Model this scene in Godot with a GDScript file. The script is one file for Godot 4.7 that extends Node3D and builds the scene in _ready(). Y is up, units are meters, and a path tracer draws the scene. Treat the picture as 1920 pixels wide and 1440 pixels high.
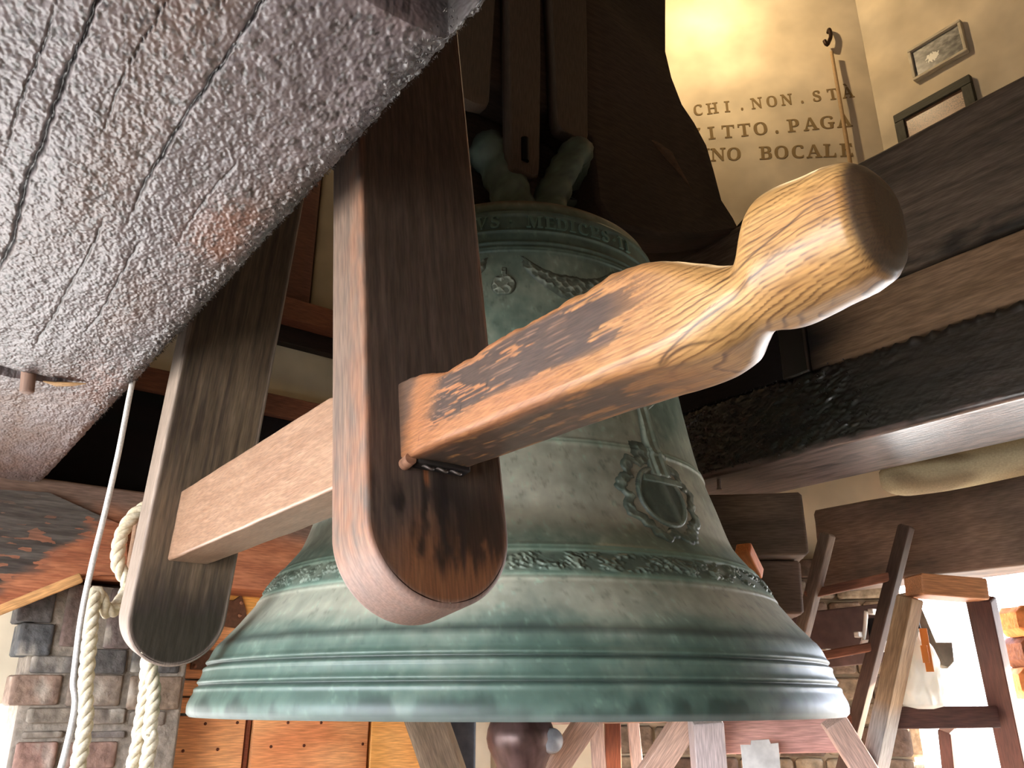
extends Node3D
# A belfry seen from below: eye at the origin, y up, metres. The timbers run along z, the bell's axle along x.

const F := 1560.0
const EYE_PITCH := 0.36382
const EYE_YAW := 0.64811
const FLOOR := -1.6
const CEIL := 5.2
const WALL_BACK := -3.6
const WALL_RIGHT := 4.2
const WALL_LEFT := -2.0
const WALL_FRONT := 2.2
const BELL := Vector3(1.581, 0.0, -2.063)

var M := {}
var na := FastNoiseLite.new()
var nb := FastNoiseLite.new()
var nc := FastNoiseLite.new()
var ncell := FastNoiseLite.new()
var rng := RandomNumberGenerator.new()


class MB:
	var v := PackedVector3Array()
	var n := PackedVector3Array()
	var c := PackedColorArray()
	var i := PackedInt32Array()


func _ready() -> void:
	var cam := Camera3D.new()
	cam.name = "camera"
	cam.fov = rad_to_deg(2.0 * atan(720.0 / F))
	cam.rotation = Vector3(EYE_PITCH, -EYE_YAW, 0)
	cam.near = 0.02
	cam.far = 200.0
	cam.current = true
	add_child(cam)

	var sm := ProceduralSkyMaterial.new()
	sm.sky_top_color = Color(0.62, 0.78, 1.0)
	sm.sky_horizon_color = Color(0.98, 0.98, 1.0)
	sm.sky_curve = 0.25
	sm.ground_horizon_color = Color(0.92, 0.91, 0.90)
	sm.ground_bottom_color = Color(0.76, 0.75, 0.74)
	sm.sky_energy_multiplier = 1.0
	sm.ground_energy_multiplier = 0.8
	var sky := Sky.new()
	sky.sky_material = sm
	var env := Environment.new()
	env.background_mode = Environment.BG_SKY
	env.sky = sky
	env.background_energy_multiplier = 31.0
	env.tonemap_mode = Environment.TONE_MAPPER_LINEAR
	env.tonemap_exposure = 1.12
	env.sdfgi_enabled = true
	env.ssao_enabled = true
	env.ssil_enabled = true
	var we := WorldEnvironment.new()
	we.name = "sky"
	we.environment = env
	add_child(we)

	var sun := DirectionalLight3D.new()
	sun.name = "sun"
	sun.light_color = Color(1.0, 0.93, 0.82)
	sun.light_energy = 30.0
	sun.light_angular_distance = 0.6
	sun.shadow_enabled = true
	add_child(sun)
	sun.look_at_from_position(Vector3(8.0, 3.4, 4.4), Vector3.ZERO, Vector3.UP)

	setup_noise()
	materials()
	room()
	left_beam()
	right_timbers()
	headstock()
	bell()
	clapper()
	arms()
	lever()
	ropes()
	back_timbers()
	far_right()
	under_bell()
	wall_things()
	added_lamp()


# ---------------------------------------------------------------- helpers
func ray(x: float, y: float) -> Vector3:
	var a := x - 960.0
	var b := 720.0 - y
	var u := b * cos(EYE_PITCH) + F * sin(EYE_PITCH)
	var w := F * cos(EYE_PITCH) - b * sin(EYE_PITCH)
	return Vector3(a * cos(EYE_YAW) + w * sin(EYE_YAW), u, a * sin(EYE_YAW) - w * cos(EYE_YAW))


func on_x(x: float, y: float, at: float) -> Vector3:
	var r := ray(x, y)
	return r * (at / r.x)


func on_z(x: float, y: float, at: float) -> Vector3:
	var r := ray(x, y)
	return r * (at / r.z)


func deep(x: float, y: float, d: float) -> Vector3:
	return ray(x, y) * (d / F)


func lin(r: float, g: float, b: float) -> Color:
	return Color(r / 255.0, g / 255.0, b / 255.0).srgb_to_linear()


func setup_noise() -> void:
	rng.seed = 7
	na.seed = 11
	na.frequency = 1.0
	na.noise_type = FastNoiseLite.TYPE_SIMPLEX_SMOOTH
	na.fractal_type = FastNoiseLite.FRACTAL_FBM
	na.fractal_octaves = 4
	nb.seed = 23
	nb.frequency = 1.0
	nb.noise_type = FastNoiseLite.TYPE_SIMPLEX
	nb.fractal_type = FastNoiseLite.FRACTAL_NONE
	nc.seed = 31
	nc.frequency = 1.0
	nc.noise_type = FastNoiseLite.TYPE_SIMPLEX
	nc.fractal_type = FastNoiseLite.FRACTAL_FBM
	nc.fractal_octaves = 2
	ncell.seed = 5
	ncell.frequency = 1.0
	ncell.noise_type = FastNoiseLite.TYPE_CELLULAR
	ncell.fractal_type = FastNoiseLite.FRACTAL_NONE


func noise_tex(freq: float, oct: int, lo: float, hi: float, sd: int, size := 512, type := FastNoiseLite.TYPE_SIMPLEX_SMOOTH) -> NoiseTexture2D:
	var f := FastNoiseLite.new()
	f.seed = sd
	f.frequency = freq
	f.noise_type = type
	f.fractal_octaves = oct
	var t := NoiseTexture2D.new()
	t.width = size
	t.height = size
	t.seamless = true
	t.noise = f
	var g := Gradient.new()
	g.set_color(0, Color(lo, lo, lo))
	g.set_color(1, Color(hi, hi, hi))
	t.color_ramp = g
	return t


func mat(called: String, rough: float, spec: float, tex: Texture2D, uvs: Vector3, height: Texture2D = null, cm := 0.0, tint := Color.WHITE) -> StandardMaterial3D:
	var m := StandardMaterial3D.new()
	m.resource_name = called
	m.roughness = rough
	m.metallic_specular = spec
	m.vertex_color_use_as_albedo = true
	m.albedo_color = tint
	m.uv1_triplanar = true
	m.uv1_scale = uvs
	if tex:
		m.albedo_texture = tex
	if height:
		m.heightmap_enabled = true
		m.heightmap_texture = height
		m.heightmap_scale = cm
	M[called] = m
	return m


func materials() -> void:
	var grain := noise_tex(0.02, 5, 0.72, 1.0, 3)
	var soft := noise_tex(0.012, 4, 0.8, 1.0, 4)
	var bumps := noise_tex(0.05, 2, 0.0, 1.0, 5)
	var fine := noise_tex(0.03, 5, 0.0, 1.0, 6)
	mat("wood", 0.62, 0.4, grain, Vector3(1.0, 14, 14))
	mat("wood_old", 0.75, 0.35, grain, Vector3(1.1, 11, 11))
	mat("wood_length", 0.72, 0.35, grain, Vector3(11, 11, 1.1))
	mat("wood_upright", 0.58, 0.4, grain, Vector3(18, 1.4, 18))
	mat("wood_lever", 0.42, 0.5, grain, Vector3(34, 34, 2.4))
	mat("soot_beam", 0.42, 0.62, soft, Vector3(3, 3, 2.2), bumps, 0.17)
	mat("tar_beam", 0.3, 0.7, soft, Vector3(4, 4, 0.9), fine, 0.05)
	mat("bronze", 0.5, 0.5, soft, Vector3(2.5, 2.5, 2.5))
	mat("plaster", 0.9, 0.3, soft, Vector3(0.35, 0.35, 0.35))
	mat("stone", 0.9, 0.3, grain, Vector3(2.5, 2.5, 2.5), fine, 0.3)
	mat("rope", 0.9, 0.3, soft, Vector3(20, 20, 20))
	mat("smooth", 0.5, 0.5, null, Vector3.ONE)
	var film := mat("plastic_film", 0.5, 0.5, null, Vector3.ONE)
	film.backlight_enabled = true
	film.backlight = Color(0.8, 0.8, 0.78)
	mat("matt", 0.9, 0.3, soft, Vector3(2, 2, 2))
	var iron := mat("iron", 0.5, 0.5, soft, Vector3(6, 6, 6))
	iron.metallic = 0.6
	var ball := mat("clapper_iron", 0.36, 0.5, soft, Vector3(4, 4, 4))
	ball.metallic = 0.35


func tag(o: Node3D, label := "", category := "", group := "", kind := "") -> Node3D:
	if label:
		o.set_meta("label", label)
	if category:
		o.set_meta("category", category)
	if group:
		o.set_meta("group", group)
	if kind:
		o.set_meta("kind", kind)
	return o


func numbered(called: String, parent: Node) -> String:
	var k := 0
	var s := called
	while parent.has_node(s):
		k += 1
		s = "%s_%03d" % [called, k]
	return s


func thing(called: String, label: String, category: String, group := "", at := Vector3.ZERO) -> Node3D:
	var o := Node3D.new()
	o.name = numbered(called, self)
	add_child(o, true)
	o.position = at
	return tag(o, label, category, group)


func put(m: MB, called: String, material: Material, parent: Node3D = null, xf := Transform3D()) -> MeshInstance3D:
	var a := []
	a.resize(Mesh.ARRAY_MAX)
	a[Mesh.ARRAY_VERTEX] = m.v
	a[Mesh.ARRAY_NORMAL] = m.n
	a[Mesh.ARRAY_COLOR] = m.c
	a[Mesh.ARRAY_INDEX] = m.i
	var am := ArrayMesh.new()
	am.add_surface_from_arrays(Mesh.PRIMITIVE_TRIANGLES, a)
	return put_mesh(am, called, material, parent, xf)


func put_mesh(am: Mesh, called: String, material: Material, parent: Node3D = null, xf := Transform3D()) -> MeshInstance3D:
	var o := MeshInstance3D.new()
	o.mesh = am
	o.material_override = material
	var p: Node = parent if parent else self
	o.name = numbered(called, p)
	p.add_child(o, true)
	o.transform = xf
	return o


# A grid of points, nu along the ring and nv rows. flip: 1 or -1 sets the outward side, 0 finds it.
func grid_normals(p: PackedVector3Array, nu: int, nv: int, wrap: bool, flip := 0) -> PackedVector3Array:
	var n := PackedVector3Array()
	n.resize(p.size())
	var mid := Vector3.ZERO
	if flip == 0:
		for q in p:
			mid += q
		mid /= p.size()
	var out := 0.0
	for j in nv:
		var j0: int = maxi(j - 1, 0) * nu
		var j1: int = mini(j + 1, nv - 1) * nu
		for i in nu:
			var i0: int = i - 1
			var i1: int = i + 1
			if wrap:
				i0 = (i0 + nu) % nu
				i1 = i1 % nu
			else:
				i0 = maxi(i0, 0)
				i1 = mini(i1, nu - 1)
			var k := j * nu + i
			var du := p[j * nu + i1] - p[j * nu + i0]
			var dv := p[j1 + i] - p[j0 + i]
			var q := du.cross(dv)
			var l := q.length()
			q = q / l if l > 1e-14 else Vector3.ZERO
			n[k] = q
			if flip == 0:
				out += q.dot(p[k] - mid)
	var s := float(flip) if flip != 0 else (1.0 if out >= 0.0 else -1.0)
	for k in n.size():
		var q := n[k] * s
		n[k] = q if q.length_squared() > 0.5 else Vector3.UP
	n.append(Vector3(s, 0, 0))  # the last entry carries the sign
	return n


func grid(m: MB, p: PackedVector3Array, c: PackedColorArray, nu: int, nv: int, wrap := false, flip := 0, r0 := 0, r1 := -1, nn := PackedVector3Array()) -> void:
	var n := nn if nn.size() else grid_normals(p, nu, nv, wrap, flip)
	var s := n[p.size()].x
	if r1 < 0:
		r1 = nv
	var base := m.v.size() - r0 * nu
	m.v.append_array(p.slice(r0 * nu, r1 * nu))
	m.n.append_array(n.slice(r0 * nu, r1 * nu))
	m.c.append_array(c.slice(r0 * nu, r1 * nu))
	var last := nu if wrap else nu - 1
	for j in range(r0, r1 - 1):
		for i in last:
			var i1 := (i + 1) % nu
			var a := base + j * nu + i
			var b := base + j * nu + i1
			var d := base + (j + 1) * nu + i
			var e := base + (j + 1) * nu + i1
			if s > 0.0:
				m.i.append_array([a, e, b, a, d, e])
			else:
				m.i.append_array([a, b, e, a, e, d])


func cap(m: MB, ring: PackedVector3Array, cols: PackedColorArray, normal: Vector3) -> void:
	var mid := Vector3.ZERO
	var mc := Color(0, 0, 0)
	for k in ring.size():
		mid += ring[k]
		mc += cols[k]
	mid /= ring.size()
	mc = mc / float(ring.size())
	var base := m.v.size()
	m.v.append(mid)
	m.n.append(normal)
	m.c.append(mc)
	for k in ring.size():
		m.v.append(ring[k])
		m.n.append(normal)
		m.c.append(cols[k])
	var area := Vector3.ZERO
	for k in ring.size():
		area += (ring[k] - mid).cross(ring[(k + 1) % ring.size()] - mid)
	var ccw := area.dot(normal) > 0.0
	for k in ring.size():
		var a := base + 1 + k
		var b := base + 1 + (k + 1) % ring.size()
		if ccw:
			m.i.append_array([base, b, a])
		else:
			m.i.append_array([base, a, b])


# the outline of a rectangle with rounded corners in (y, z), with ny and nz cuts along the sides
func rrect(y0: float, y1: float, z0: float, z1: float, r: float, ny: int, nz: int, k := 3) -> PackedVector2Array:
	var o := PackedVector2Array()
	r = minf(r, minf(y1 - y0, z1 - z0) * 0.49)
	var corners := [Vector2(y0 + r, z0 + r), Vector2(y1 - r, z0 + r), Vector2(y1 - r, z1 - r), Vector2(y0 + r, z1 - r)]
	var start := [PI, PI * 1.5, 0.0, PI * 0.5]
	for q in 4:
		for a in k + 1:
			var t: float = start[q] + PI * 0.5 * a / k
			o.append(corners[q] + Vector2(cos(t), sin(t)) * r)
		var t1: float = start[q] + PI * 0.5
		var from: Vector2 = corners[q] + Vector2(cos(t1), sin(t1)) * r
		var to: Vector2 = corners[(q + 1) % 4] + Vector2(cos(t1), sin(t1)) * r
		var n := ny if q % 2 == 0 else nz
		for a in range(1, n):
			o.append(from.lerp(to, float(a) / n))
	return o


func wood(dark: Color, light: Color, sd := 0.0, along := 0, sc := 1.0) -> Callable:
	return func(p: Vector3) -> Color:
		var q := p * 22.0 * sc
		if along == 0:
			q.x = p.x * 1.3 * sc
		elif along == 1:
			q.y = p.y * 1.3 * sc
		else:
			q.z = p.z * 1.3 * sc
		var t: float = 0.5 + 0.55 * nc.get_noise_3d(q.x + sd, q.y, q.z) + 0.5 * nb.get_noise_3d(p.x * 3.0 + sd, p.y * 3.0, p.z * 3.0)
		return dark.lerp(light, clampf(t, 0.0, 1.0))


func plain(col: Color, vary := 0.12, sc := 6.0) -> Callable:
	return func(p: Vector3) -> Color:
		var t: float = 1.0 + vary * na.get_noise_3d(p.x * sc, p.y * sc, p.z * sc)
		return Color(col.r * t, col.g * t, col.b * t)


# A squared timber along +x from the origin, h in y, w in z
func timber(len: float, h: float, w: float, bev: float, seg: int, colf: Callable, wob := 0.0, sd := 0.0) -> MB:
	var m := MB.new()
	var ny := clampi(int(h / 0.04), 1, 10)
	var nz := clampi(int(w / 0.04), 1, 10)
	var ring := rrect(-h / 2, h / 2, -w / 2, w / 2, bev, ny, nz)
	var ring_in := rrect(-h / 2 + bev, h / 2 - bev, -w / 2 + bev, w / 2 - bev, bev * 0.2, ny, nz)
	var nu := ring.size()
	var xs: Array[float] = [0.0]
	for j in seg + 1:
		xs.append(lerpf(bev, len - bev, float(j) / seg))
	xs.append(len)
	var p := PackedVector3Array()
	var c := PackedColorArray()
	for j in xs.size():
		var ends := j == 0 or j == xs.size() - 1
		for k in nu:
			var q: Vector2 = ring_in[k] if ends else ring[k]
			var v := Vector3(xs[j], q.x, q.y)
			if wob > 0.0:
				var s := 1.0 + wob * na.get_noise_3d(v.x * 2.0 + sd, v.y * 9.0, v.z * 9.0) / maxf(minf(h, w), 0.01)
				v.y *= s
				v.z *= s
			p.append(v)
			c.append(colf.call(v))
	grid(m, p, c, nu, xs.size(), true)
	cap(m, p.slice(0, nu), c.slice(0, nu), Vector3.LEFT)
	cap(m, p.slice(p.size() - nu), c.slice(p.size() - nu), Vector3.RIGHT)
	return m


func along(a: Vector3, b: Vector3, up := Vector3.UP) -> Transform3D:
	var x := (b - a).normalized()
	if absf(x.dot(up)) > 0.98:
		up = Vector3(0, 0, 1)
	var z := x.cross(up).normalized()
	return Transform3D(Basis(x, z.cross(x), z), a)


# a timber from a to b: h measured along up, w across
func stick(called: String, a: Vector3, b: Vector3, h: float, w: float, colf: Callable, material: Material, parent: Node3D = null, up := Vector3.UP, bev := 0.006, seg := 10, wob := 0.0) -> MeshInstance3D:
	return put(timber(a.distance_to(b), h, w, minf(bev, minf(h, w) * 0.3), seg, colf, wob, a.x * 7.0 + a.z * 3.0), called, material, parent, along(a, b, up))


# an upright box between two corners
func block(called: String, lo: Vector3, hi: Vector3, colf: Callable, material: Material, parent: Node3D = null, bev := 0.006, seg := 8, wob := 0.0) -> MeshInstance3D:
	var d := hi - lo
	var m := timber(d.x, d.y, d.z, minf(bev, minf(d.x, minf(d.y, d.z)) * 0.3), seg, colf, wob, lo.x * 5.0 + lo.y * 9.0)
	return put(m, called, material, parent, Transform3D(Basis(), Vector3(lo.x, (lo.y + hi.y) / 2, (lo.z + hi.z) / 2)))


func lathe(m: MB, prof: PackedVector2Array, segs: int, colf: Callable) -> void:
	var p := PackedVector3Array()
	var c := PackedColorArray()
	for q in prof:
		for k in segs:
			var t := TAU * k / segs
			var v := Vector3(cos(t) * q.x, q.y, sin(t) * q.x)
			p.append(v)
			c.append(colf.call(v))
	grid(m, p, c, segs, prof.size(), true)


func tube(m: MB, path: PackedVector3Array, rad: PackedFloat32Array, sides: int, colf: Callable, squash := 1.0) -> void:
	var p := PackedVector3Array()
	var c := PackedColorArray()
	var up := Vector3(0.13, 0.95, 0.21)
	var fx := Vector3.ZERO
	for j in path.size():
		var d := (path[mini(j + 1, path.size() - 1)] - path[maxi(j - 1, 0)]).normalized()
		if j == 0:
			fx = d.cross(up if absf(d.dot(up)) < 0.9 else Vector3.RIGHT).normalized()
		fx = (fx - d * fx.dot(d)).normalized()
		var fy := d.cross(fx)
		for k in sides:
			var t := TAU * k / sides
			var v := path[j] + (fx * cos(t) + fy * sin(t) * squash) * rad[mini(j, rad.size() - 1)]
			p.append(v)
			c.append(colf.call(v))
	grid(m, p, c, sides, path.size(), true, -1)
	var d0 := (path[0] - path[1]).normalized()
	var d1 := (path[-1] - path[-2]).normalized()
	cap(m, p.slice(0, sides), c.slice(0, sides), d0)
	cap(m, p.slice(p.size() - sides), c.slice(p.size() - sides), d1)


func smooth_path(pts: Array, n: int) -> PackedVector3Array:
	var cv := Curve3D.new()
	cv.bake_interval = 0.005
	for k in pts.size():
		var t := Vector3.ZERO
		var a: Vector3 = pts[maxi(k - 1, 0)]
		var b: Vector3 = pts[mini(k + 1, pts.size() - 1)]
		t = (b - a) / 6.0
		cv.add_point(pts[k], -t, t)
	var o := PackedVector3Array()
	var l := cv.get_baked_length()
	for k in n + 1:
		o.append(cv.sample_baked(l * k / n, true))
	return o


# the brace's face is cut finely so that its stain shows
func brace_mesh(outline: PackedVector2Array, colf: Callable) -> MB:
	var m := extrude(outline, 0.03, 0.004, colf)
	var lo := outline[0]
	var hi := outline[0]
	for q in outline:
		lo = lo.min(q)
		hi = hi.max(q)
	var n := 70
	var p := PackedVector3Array()
	var c := PackedColorArray()
	for j in n:
		for i in n:
			var q := Vector2(lerpf(lo.x, hi.x, i / 69.0), lerpf(lo.y, hi.y, j / 69.0))
			if not Geometry2D.is_point_in_polygon(q, outline):
				var best := Vector2.ZERO
				var bd := 1e9
				for k in outline.size():
					var w := Geometry2D.get_closest_point_to_segment(q, outline[k], outline[(k + 1) % outline.size()])
					if w.distance_squared_to(q) < bd:
						bd = w.distance_squared_to(q)
						best = w
				q = best
			var v := Vector3(q.x, q.y, 0.0155 + 0.002 * na.get_noise_2d(q.x * 8.0, q.y * 40.0))
			p.append(v)
			c.append(colf.call(v))
	grid(m, p, c, n, n, false, 1)
	return m


# a flat outline in x,y made thick along z (front at +thick/2)
func extrude(outline: PackedVector2Array, thick: float, bev: float, colf: Callable) -> MB:
	var m := MB.new()
	if Geometry2D.is_polygon_clockwise(outline):
		outline.reverse()
	var nu := outline.size()
	var inset := PackedVector2Array()
	for k in nu:
		var d := (outline[(k + 1) % nu] - outline[(k - 1 + nu) % nu]).normalized()
		inset.append(outline[k] + Vector2(-d.y, d.x) * bev)
	var p := PackedVector3Array()
	var c := PackedColorArray()
	var rows := [[inset, thick / 2], [outline, thick / 2 - bev], [outline, 0.0], [outline, -thick / 2 + bev], [inset, -thick / 2]]
	for r in rows:
		for k in nu:
			var v := Vector3(r[0][k].x, r[0][k].y, r[1])
			p.append(v)
			c.append(colf.call(v))
	grid(m, p, c, nu, rows.size(), true)
	var tri := Geometry2D.triangulate_polygon(inset)
	for side in [1.0, -1.0]:
		var base := m.v.size()
		for k in nu:
			var v := Vector3(inset[k].x, inset[k].y, side * thick / 2)
			m.v.append(v)
			m.n.append(Vector3(0, 0, side))
			m.c.append(colf.call(v))
		for k in range(0, tri.size(), 3):
			var a := inset[tri[k]]
			var b := inset[tri[k + 1]]
			var d := inset[tri[k + 2]]
			var ccw := (b - a).cross(d - a) > 0.0
			if ccw == (side > 0.0):
				m.i.append_array([base + tri[k], base + tri[k + 2], base + tri[k + 1]])
			else:
				m.i.append_array([base + tri[k], base + tri[k + 1], base + tri[k + 2]])
	return m


func ss(a: float, b: float, x: float) -> float:
	return smoothstep(a, b, x)


# ---------------------------------------------------------------- the room
func wall(called: String, pieces: Array, colf: Callable, material: Material) -> MeshInstance3D:
	var m := MB.new()
	for q in pieces:
		var lo: Vector3 = q[0]
		var hi: Vector3 = q[1]
		var d := hi - lo
		var t := timber(d.x, d.y, d.z, 0.004, 12, colf)
		var off := Vector3(lo.x, (lo.y + hi.y) / 2, (lo.z + hi.z) / 2)
		var base := m.v.size()
		for k in t.v.size():
			m.v.append(t.v[k] + off)
		m.n.append_array(t.n)
		m.c.append_array(t.c)
		for k in t.i:
			m.i.append(k + base)
	return tag(put(m, called, material), "", "", "", "structure")


func room() -> void:
	var cream := func(p: Vector3) -> Color:
		var t: float = 0.5 + 0.6 * na.get_noise_3d(p.x * 0.9, p.y * 0.9, p.z * 0.9)
		return lin(210, 192, 160).lerp(lin(234, 223, 198), clampf(t, 0.0, 1.0))
	var th := 0.35
	tag(block("floor", Vector3(-2.6, FLOOR - 0.2, -4.4), Vector3(5.0, FLOOR, 2.6), plain(lin(104, 86, 72)), M.matt), "", "", "", "structure")
	tag(block("ceiling", Vector3(-2.6, CEIL, -4.4), Vector3(5.0, CEIL + 0.2, 2.6), wood(lin(70, 50, 38), lin(110, 82, 60)), M.wood_old), "", "", "", "structure")
	# left wall with a wide unglazed opening
	var x0 := WALL_LEFT - th
	var x1 := WALL_LEFT
	wall("wall_left", [
		[Vector3(x0, FLOOR, -3.95), Vector3(x1, CEIL, -3.0)], [Vector3(x0, FLOOR, 1.0), Vector3(x1, CEIL, 2.55)],
		[Vector3(x0, FLOOR, -3.0), Vector3(x1, -1.1, 1.0)], [Vector3(x0, 0.68, -3.0), Vector3(x1, CEIL, 1.0)]], cream, M.plaster)
	# back wall: an opening low on the left
	var z0 := WALL_BACK - th
	var z1 := WALL_BACK
	wall("wall_back", [
		[Vector3(-2.0, FLOOR, z0), Vector3(-1.3, CEIL, z1)], [Vector3(0.50, FLOOR, z0), Vector3(3.0, CEIL, z1)],
		[Vector3(-1.3, -0.01, z0), Vector3(0.50, CEIL, z1)], [Vector3(-1.3, FLOOR, z0), Vector3(0.50, -1.3, z1)]], cream, M.plaster)
	# right wall: an opening low on the right
	var rx := WALL_RIGHT
	wall("wall_right", [
		[Vector3(rx, FLOOR, -0.5), Vector3(rx + th, CEIL, 2.55)],
		[Vector3(rx, 0.62, -2.1), Vector3(rx + th, CEIL, -0.5)], [Vector3(rx, FLOOR, -2.1), Vector3(rx + th, -1.1, -0.5)]], cream, M.plaster)
	wall("wall_front", [[Vector3(-2.35, FLOOR, WALL_FRONT), Vector3(4.55, CEIL, WALL_FRONT + th)]], plain(lin(128, 108, 92)), M.plaster)
	# the slanting wall between back and right
	var a := Vector3(WALL_RIGHT, 0, -1.93)
	var d := Vector3(-0.693, 0, -0.721)
	var off := Vector3(0.721, 0, -0.693) * th / 2
	var g := a + d * 2.7
	for q in [["wall_slanting", 0.0, 0.62, CEIL], ["wall_slanting", 0.36, -1.1, 0.62], ["wall_slanting", 0.0, FLOOR, -1.1]]:
		var h0: float = q[2]
		var h1: float = q[3]
		var near: Vector3 = a + d * float(q[1])
		var m := timber(near.distance_to(g), h1 - h0, th, 0.004, 12, cream)
		var up := Vector3(0, (h0 + h1) / 2, 0)
		var xf := along(g + up, near + up)
		xf.origin += off
		tag(put(m, q[0], M.plaster, null, xf), "", "", "", "structure")


# ---------------------------------------------------------------- left foreground beam
func left_beam() -> void:
	var o := thing("bell_frame_beam", "huge rough purplish-brown timber beam overhead with pitted cracked underside and fuzzy dusty edge", "beam")
	var yb := 0.712
	var sec := PackedVector2Array()  # (x, y) round the section
	for k in 8:
		sec.append(Vector2(lerpf(-0.36, -0.08, k / 7.0), yb))
	var r := 0.035
	var xe := 0.412
	for k in range(1, 250):
		sec.append(Vector2(lerpf(-0.08, xe - r, k / 249.0), yb))
	for k in range(1, 25):
		var t := PI * 0.5 * k / 24.0
		sec.append(Vector2(xe - r + sin(t) * r, yb + r - cos(t) * r))
	for k in range(1, 8):
		sec.append(Vector2(xe, yb + r + 0.05 * k * k / 7.0))
	sec.append(Vector2(xe, 1.15))
	sec.append(Vector2(-0.36, 1.15))
	var nu := sec.size()
	var zs: Array[float] = [0.8, 0.3, -0.2, -0.4, -0.5]
	var nz := 430
	for k in nz + 1:
		zs.append(-0.52 * pow(3.27 / 0.52, float(k) / nz))
	# cracks along the grain: x at which they run, from z to z, width, depth
	var cracks := [[0.203, -0.5, -1.35, 0.0017, 0.007], [0.288, -0.95, -1.4, 0.0009, 0.003], [0.062, -0.7, -1.75, 0.0026, 0.009], [0.118, -0.6, -1.2, 0.0009, 0.004], [0.022, -0.8, -1.3, 0.0012, 0.005],
		[0.165, -0.55, -0.9, 0.0007, 0.003], [0.172, -1.25, -2.0, 0.0014, 0.004], [0.243, -1.3, -1.9, 0.0012, 0.004]]
	var c_base := lin(90, 81, 83)
	var c_pale := lin(118, 108, 110)
	var c_brown := lin(88, 64, 54)
	var c_orange := lin(118, 72, 50)
	var c_dark := lin(26, 20, 18)
	var p := PackedVector3Array()
	var c := PackedColorArray()
	for z in zs:
		for k in nu:
			var s := sec[k]
			var x := s.x
			var y := s.y
			var low := y < 1.1
			var crack := 0.0
			var edge := ss(0.345, 0.40, x + 0.012 * nb.get_noise_2d(z * 9.0, 4.0))
			if low and x > -0.2:
				var h := 0.0
				var big := na.get_noise_3d(x * 6.0, y * 6.0, z * 2.0)
				var med := na.get_noise_3d(x * 34.0, y * 34.0, z * 22.0)
				h += big * 0.005 + med * 0.0018
				h += nb.get_noise_3d(x * 150.0, y * 150.0, z * 95.0) * 0.0008
				for q in cracks:
					if z < q[1] and z > q[2]:
						var fade: float = ss(q[1], q[1] - 0.12, z) * ss(q[2], q[2] + 0.25, z)
						var dx: float = x - q[0] - 0.006 * nb.get_noise_2d(z * 2.2, q[0] * 50.0) - 0.0016 * nb.get_noise_2d(z * 22.0, q[0] * 90.0)
						var wd: float = q[3] * (0.6 + 0.9 * absf(nb.get_noise_2d(z * 8.0, q[0] * 31.0))) * (-z * 0.6 + 0.3)
						var g: float = fade * exp(-dx * dx / (wd * wd))
						h += g * q[4]
						crack = maxf(crack, g)
				# crusty edge
				h += edge * 0.006 * na.get_noise_3d(x * 70.0, y * 70.0, z * 70.0)
				# the mortise towards the eye
				var cut: float = ss(-0.648, -0.640, z) * ss(0.398, 0.392, x) * ss(0.1, 0.108, x)
				h += cut * 0.15
				crack = maxf(crack, cut * 0.8)  # shade of the mortise put into the colour
				# the scarf joint with its slot
				var sl: float = ss(0.285, 0.265, x) * ss(-2.10, -2.106, z + 0.03 * x) * ss(-2.165 + 0.15 * maxf(x - 0.1, 0.0), -2.158 + 0.15 * maxf(x - 0.1, 0.0), z)
				h += sl * 0.05
				crack = maxf(crack, sl)
				h += ss(-2.1, -2.9, z) * ss(0.30, -0.05, x) * 0.03
				y += h
				if x > xe - 0.01:
					x += 0.006 * na.get_noise_3d(y * 60.0, z * 60.0, 3.0)
			p.append(Vector3(x, y, z))
			var t := na.get_noise_3d(x * 14.0, y * 14.0, z * 4.0)
			var u := na.get_noise_3d(x * 60.0 + 9.0, y * 60.0, z * 36.0)
			var f := nb.get_noise_3d(x * 130.0, y * 130.0 + 3.0, z * 75.0)
			var col := c_base.lerp(c_pale, clampf(0.45 + t * 0.9, 0.0, 1.0))
			col = col.lerp(c_brown, clampf(0.2 + nb.get_noise_3d(x * 5.0, 7.0, z * 1.7) * 1.1, 0.0, 0.8))
			col = col.lerp(c_orange, 0.7 * ss(0.25, 0.33, x) * ss(0.405, 0.36, x) * clampf(nb.get_noise_2d(z * 2.5, 8.0) * 1.6 + 0.2, 0.0, 1.0))
			col = col.lerp(c_dark, ss(0.10, 0.42, u + 0.4 * f + 0.3 * t) * 0.8)
			col = col.lerp(lin(88, 84, 82), edge * 0.7)
			col = col.lerp(c_dark, edge * ss(0.1, 0.5, na.get_noise_3d(x * 40.0, y * 40.0, z * 25.0)) * 0.9)
			var far := ss(-2.12, -2.3, z)
			col = col.lerp(lin(110, 82, 68).lerp(lin(128, 112, 110), clampf(0.3 + t + ss(0.2, 0.36, x) * 0.5, 0.0, 1.0)), far * 0.8)
			col = col.lerp(c_dark, clampf(crack, 0.0, 1.0) * 0.95)
			c.append(col)
	var m := MB.new()
	grid(m, p, c, nu, zs.size(), true)
	cap(m, p.slice(0, nu), c.slice(0, nu), Vector3.BACK)
	cap(m, p.slice(p.size() - nu), c.slice(p.size() - nu), Vector3.FORWARD)
	put(m, "timber_body", M.soot_beam, o)
	# peg standing out of the joint
	var peg := MB.new()
	lathe(peg, PackedVector2Array([Vector2(0.0001, 0.0), Vector2(0.012, 0.0), Vector2(0.0155, 0.004), Vector2(0.016, 0.05), Vector2(0.0165, 0.10), Vector2(0.0001, 0.101)]), 20, plain(lin(150, 120, 105), 0.5, 40.0))
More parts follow.
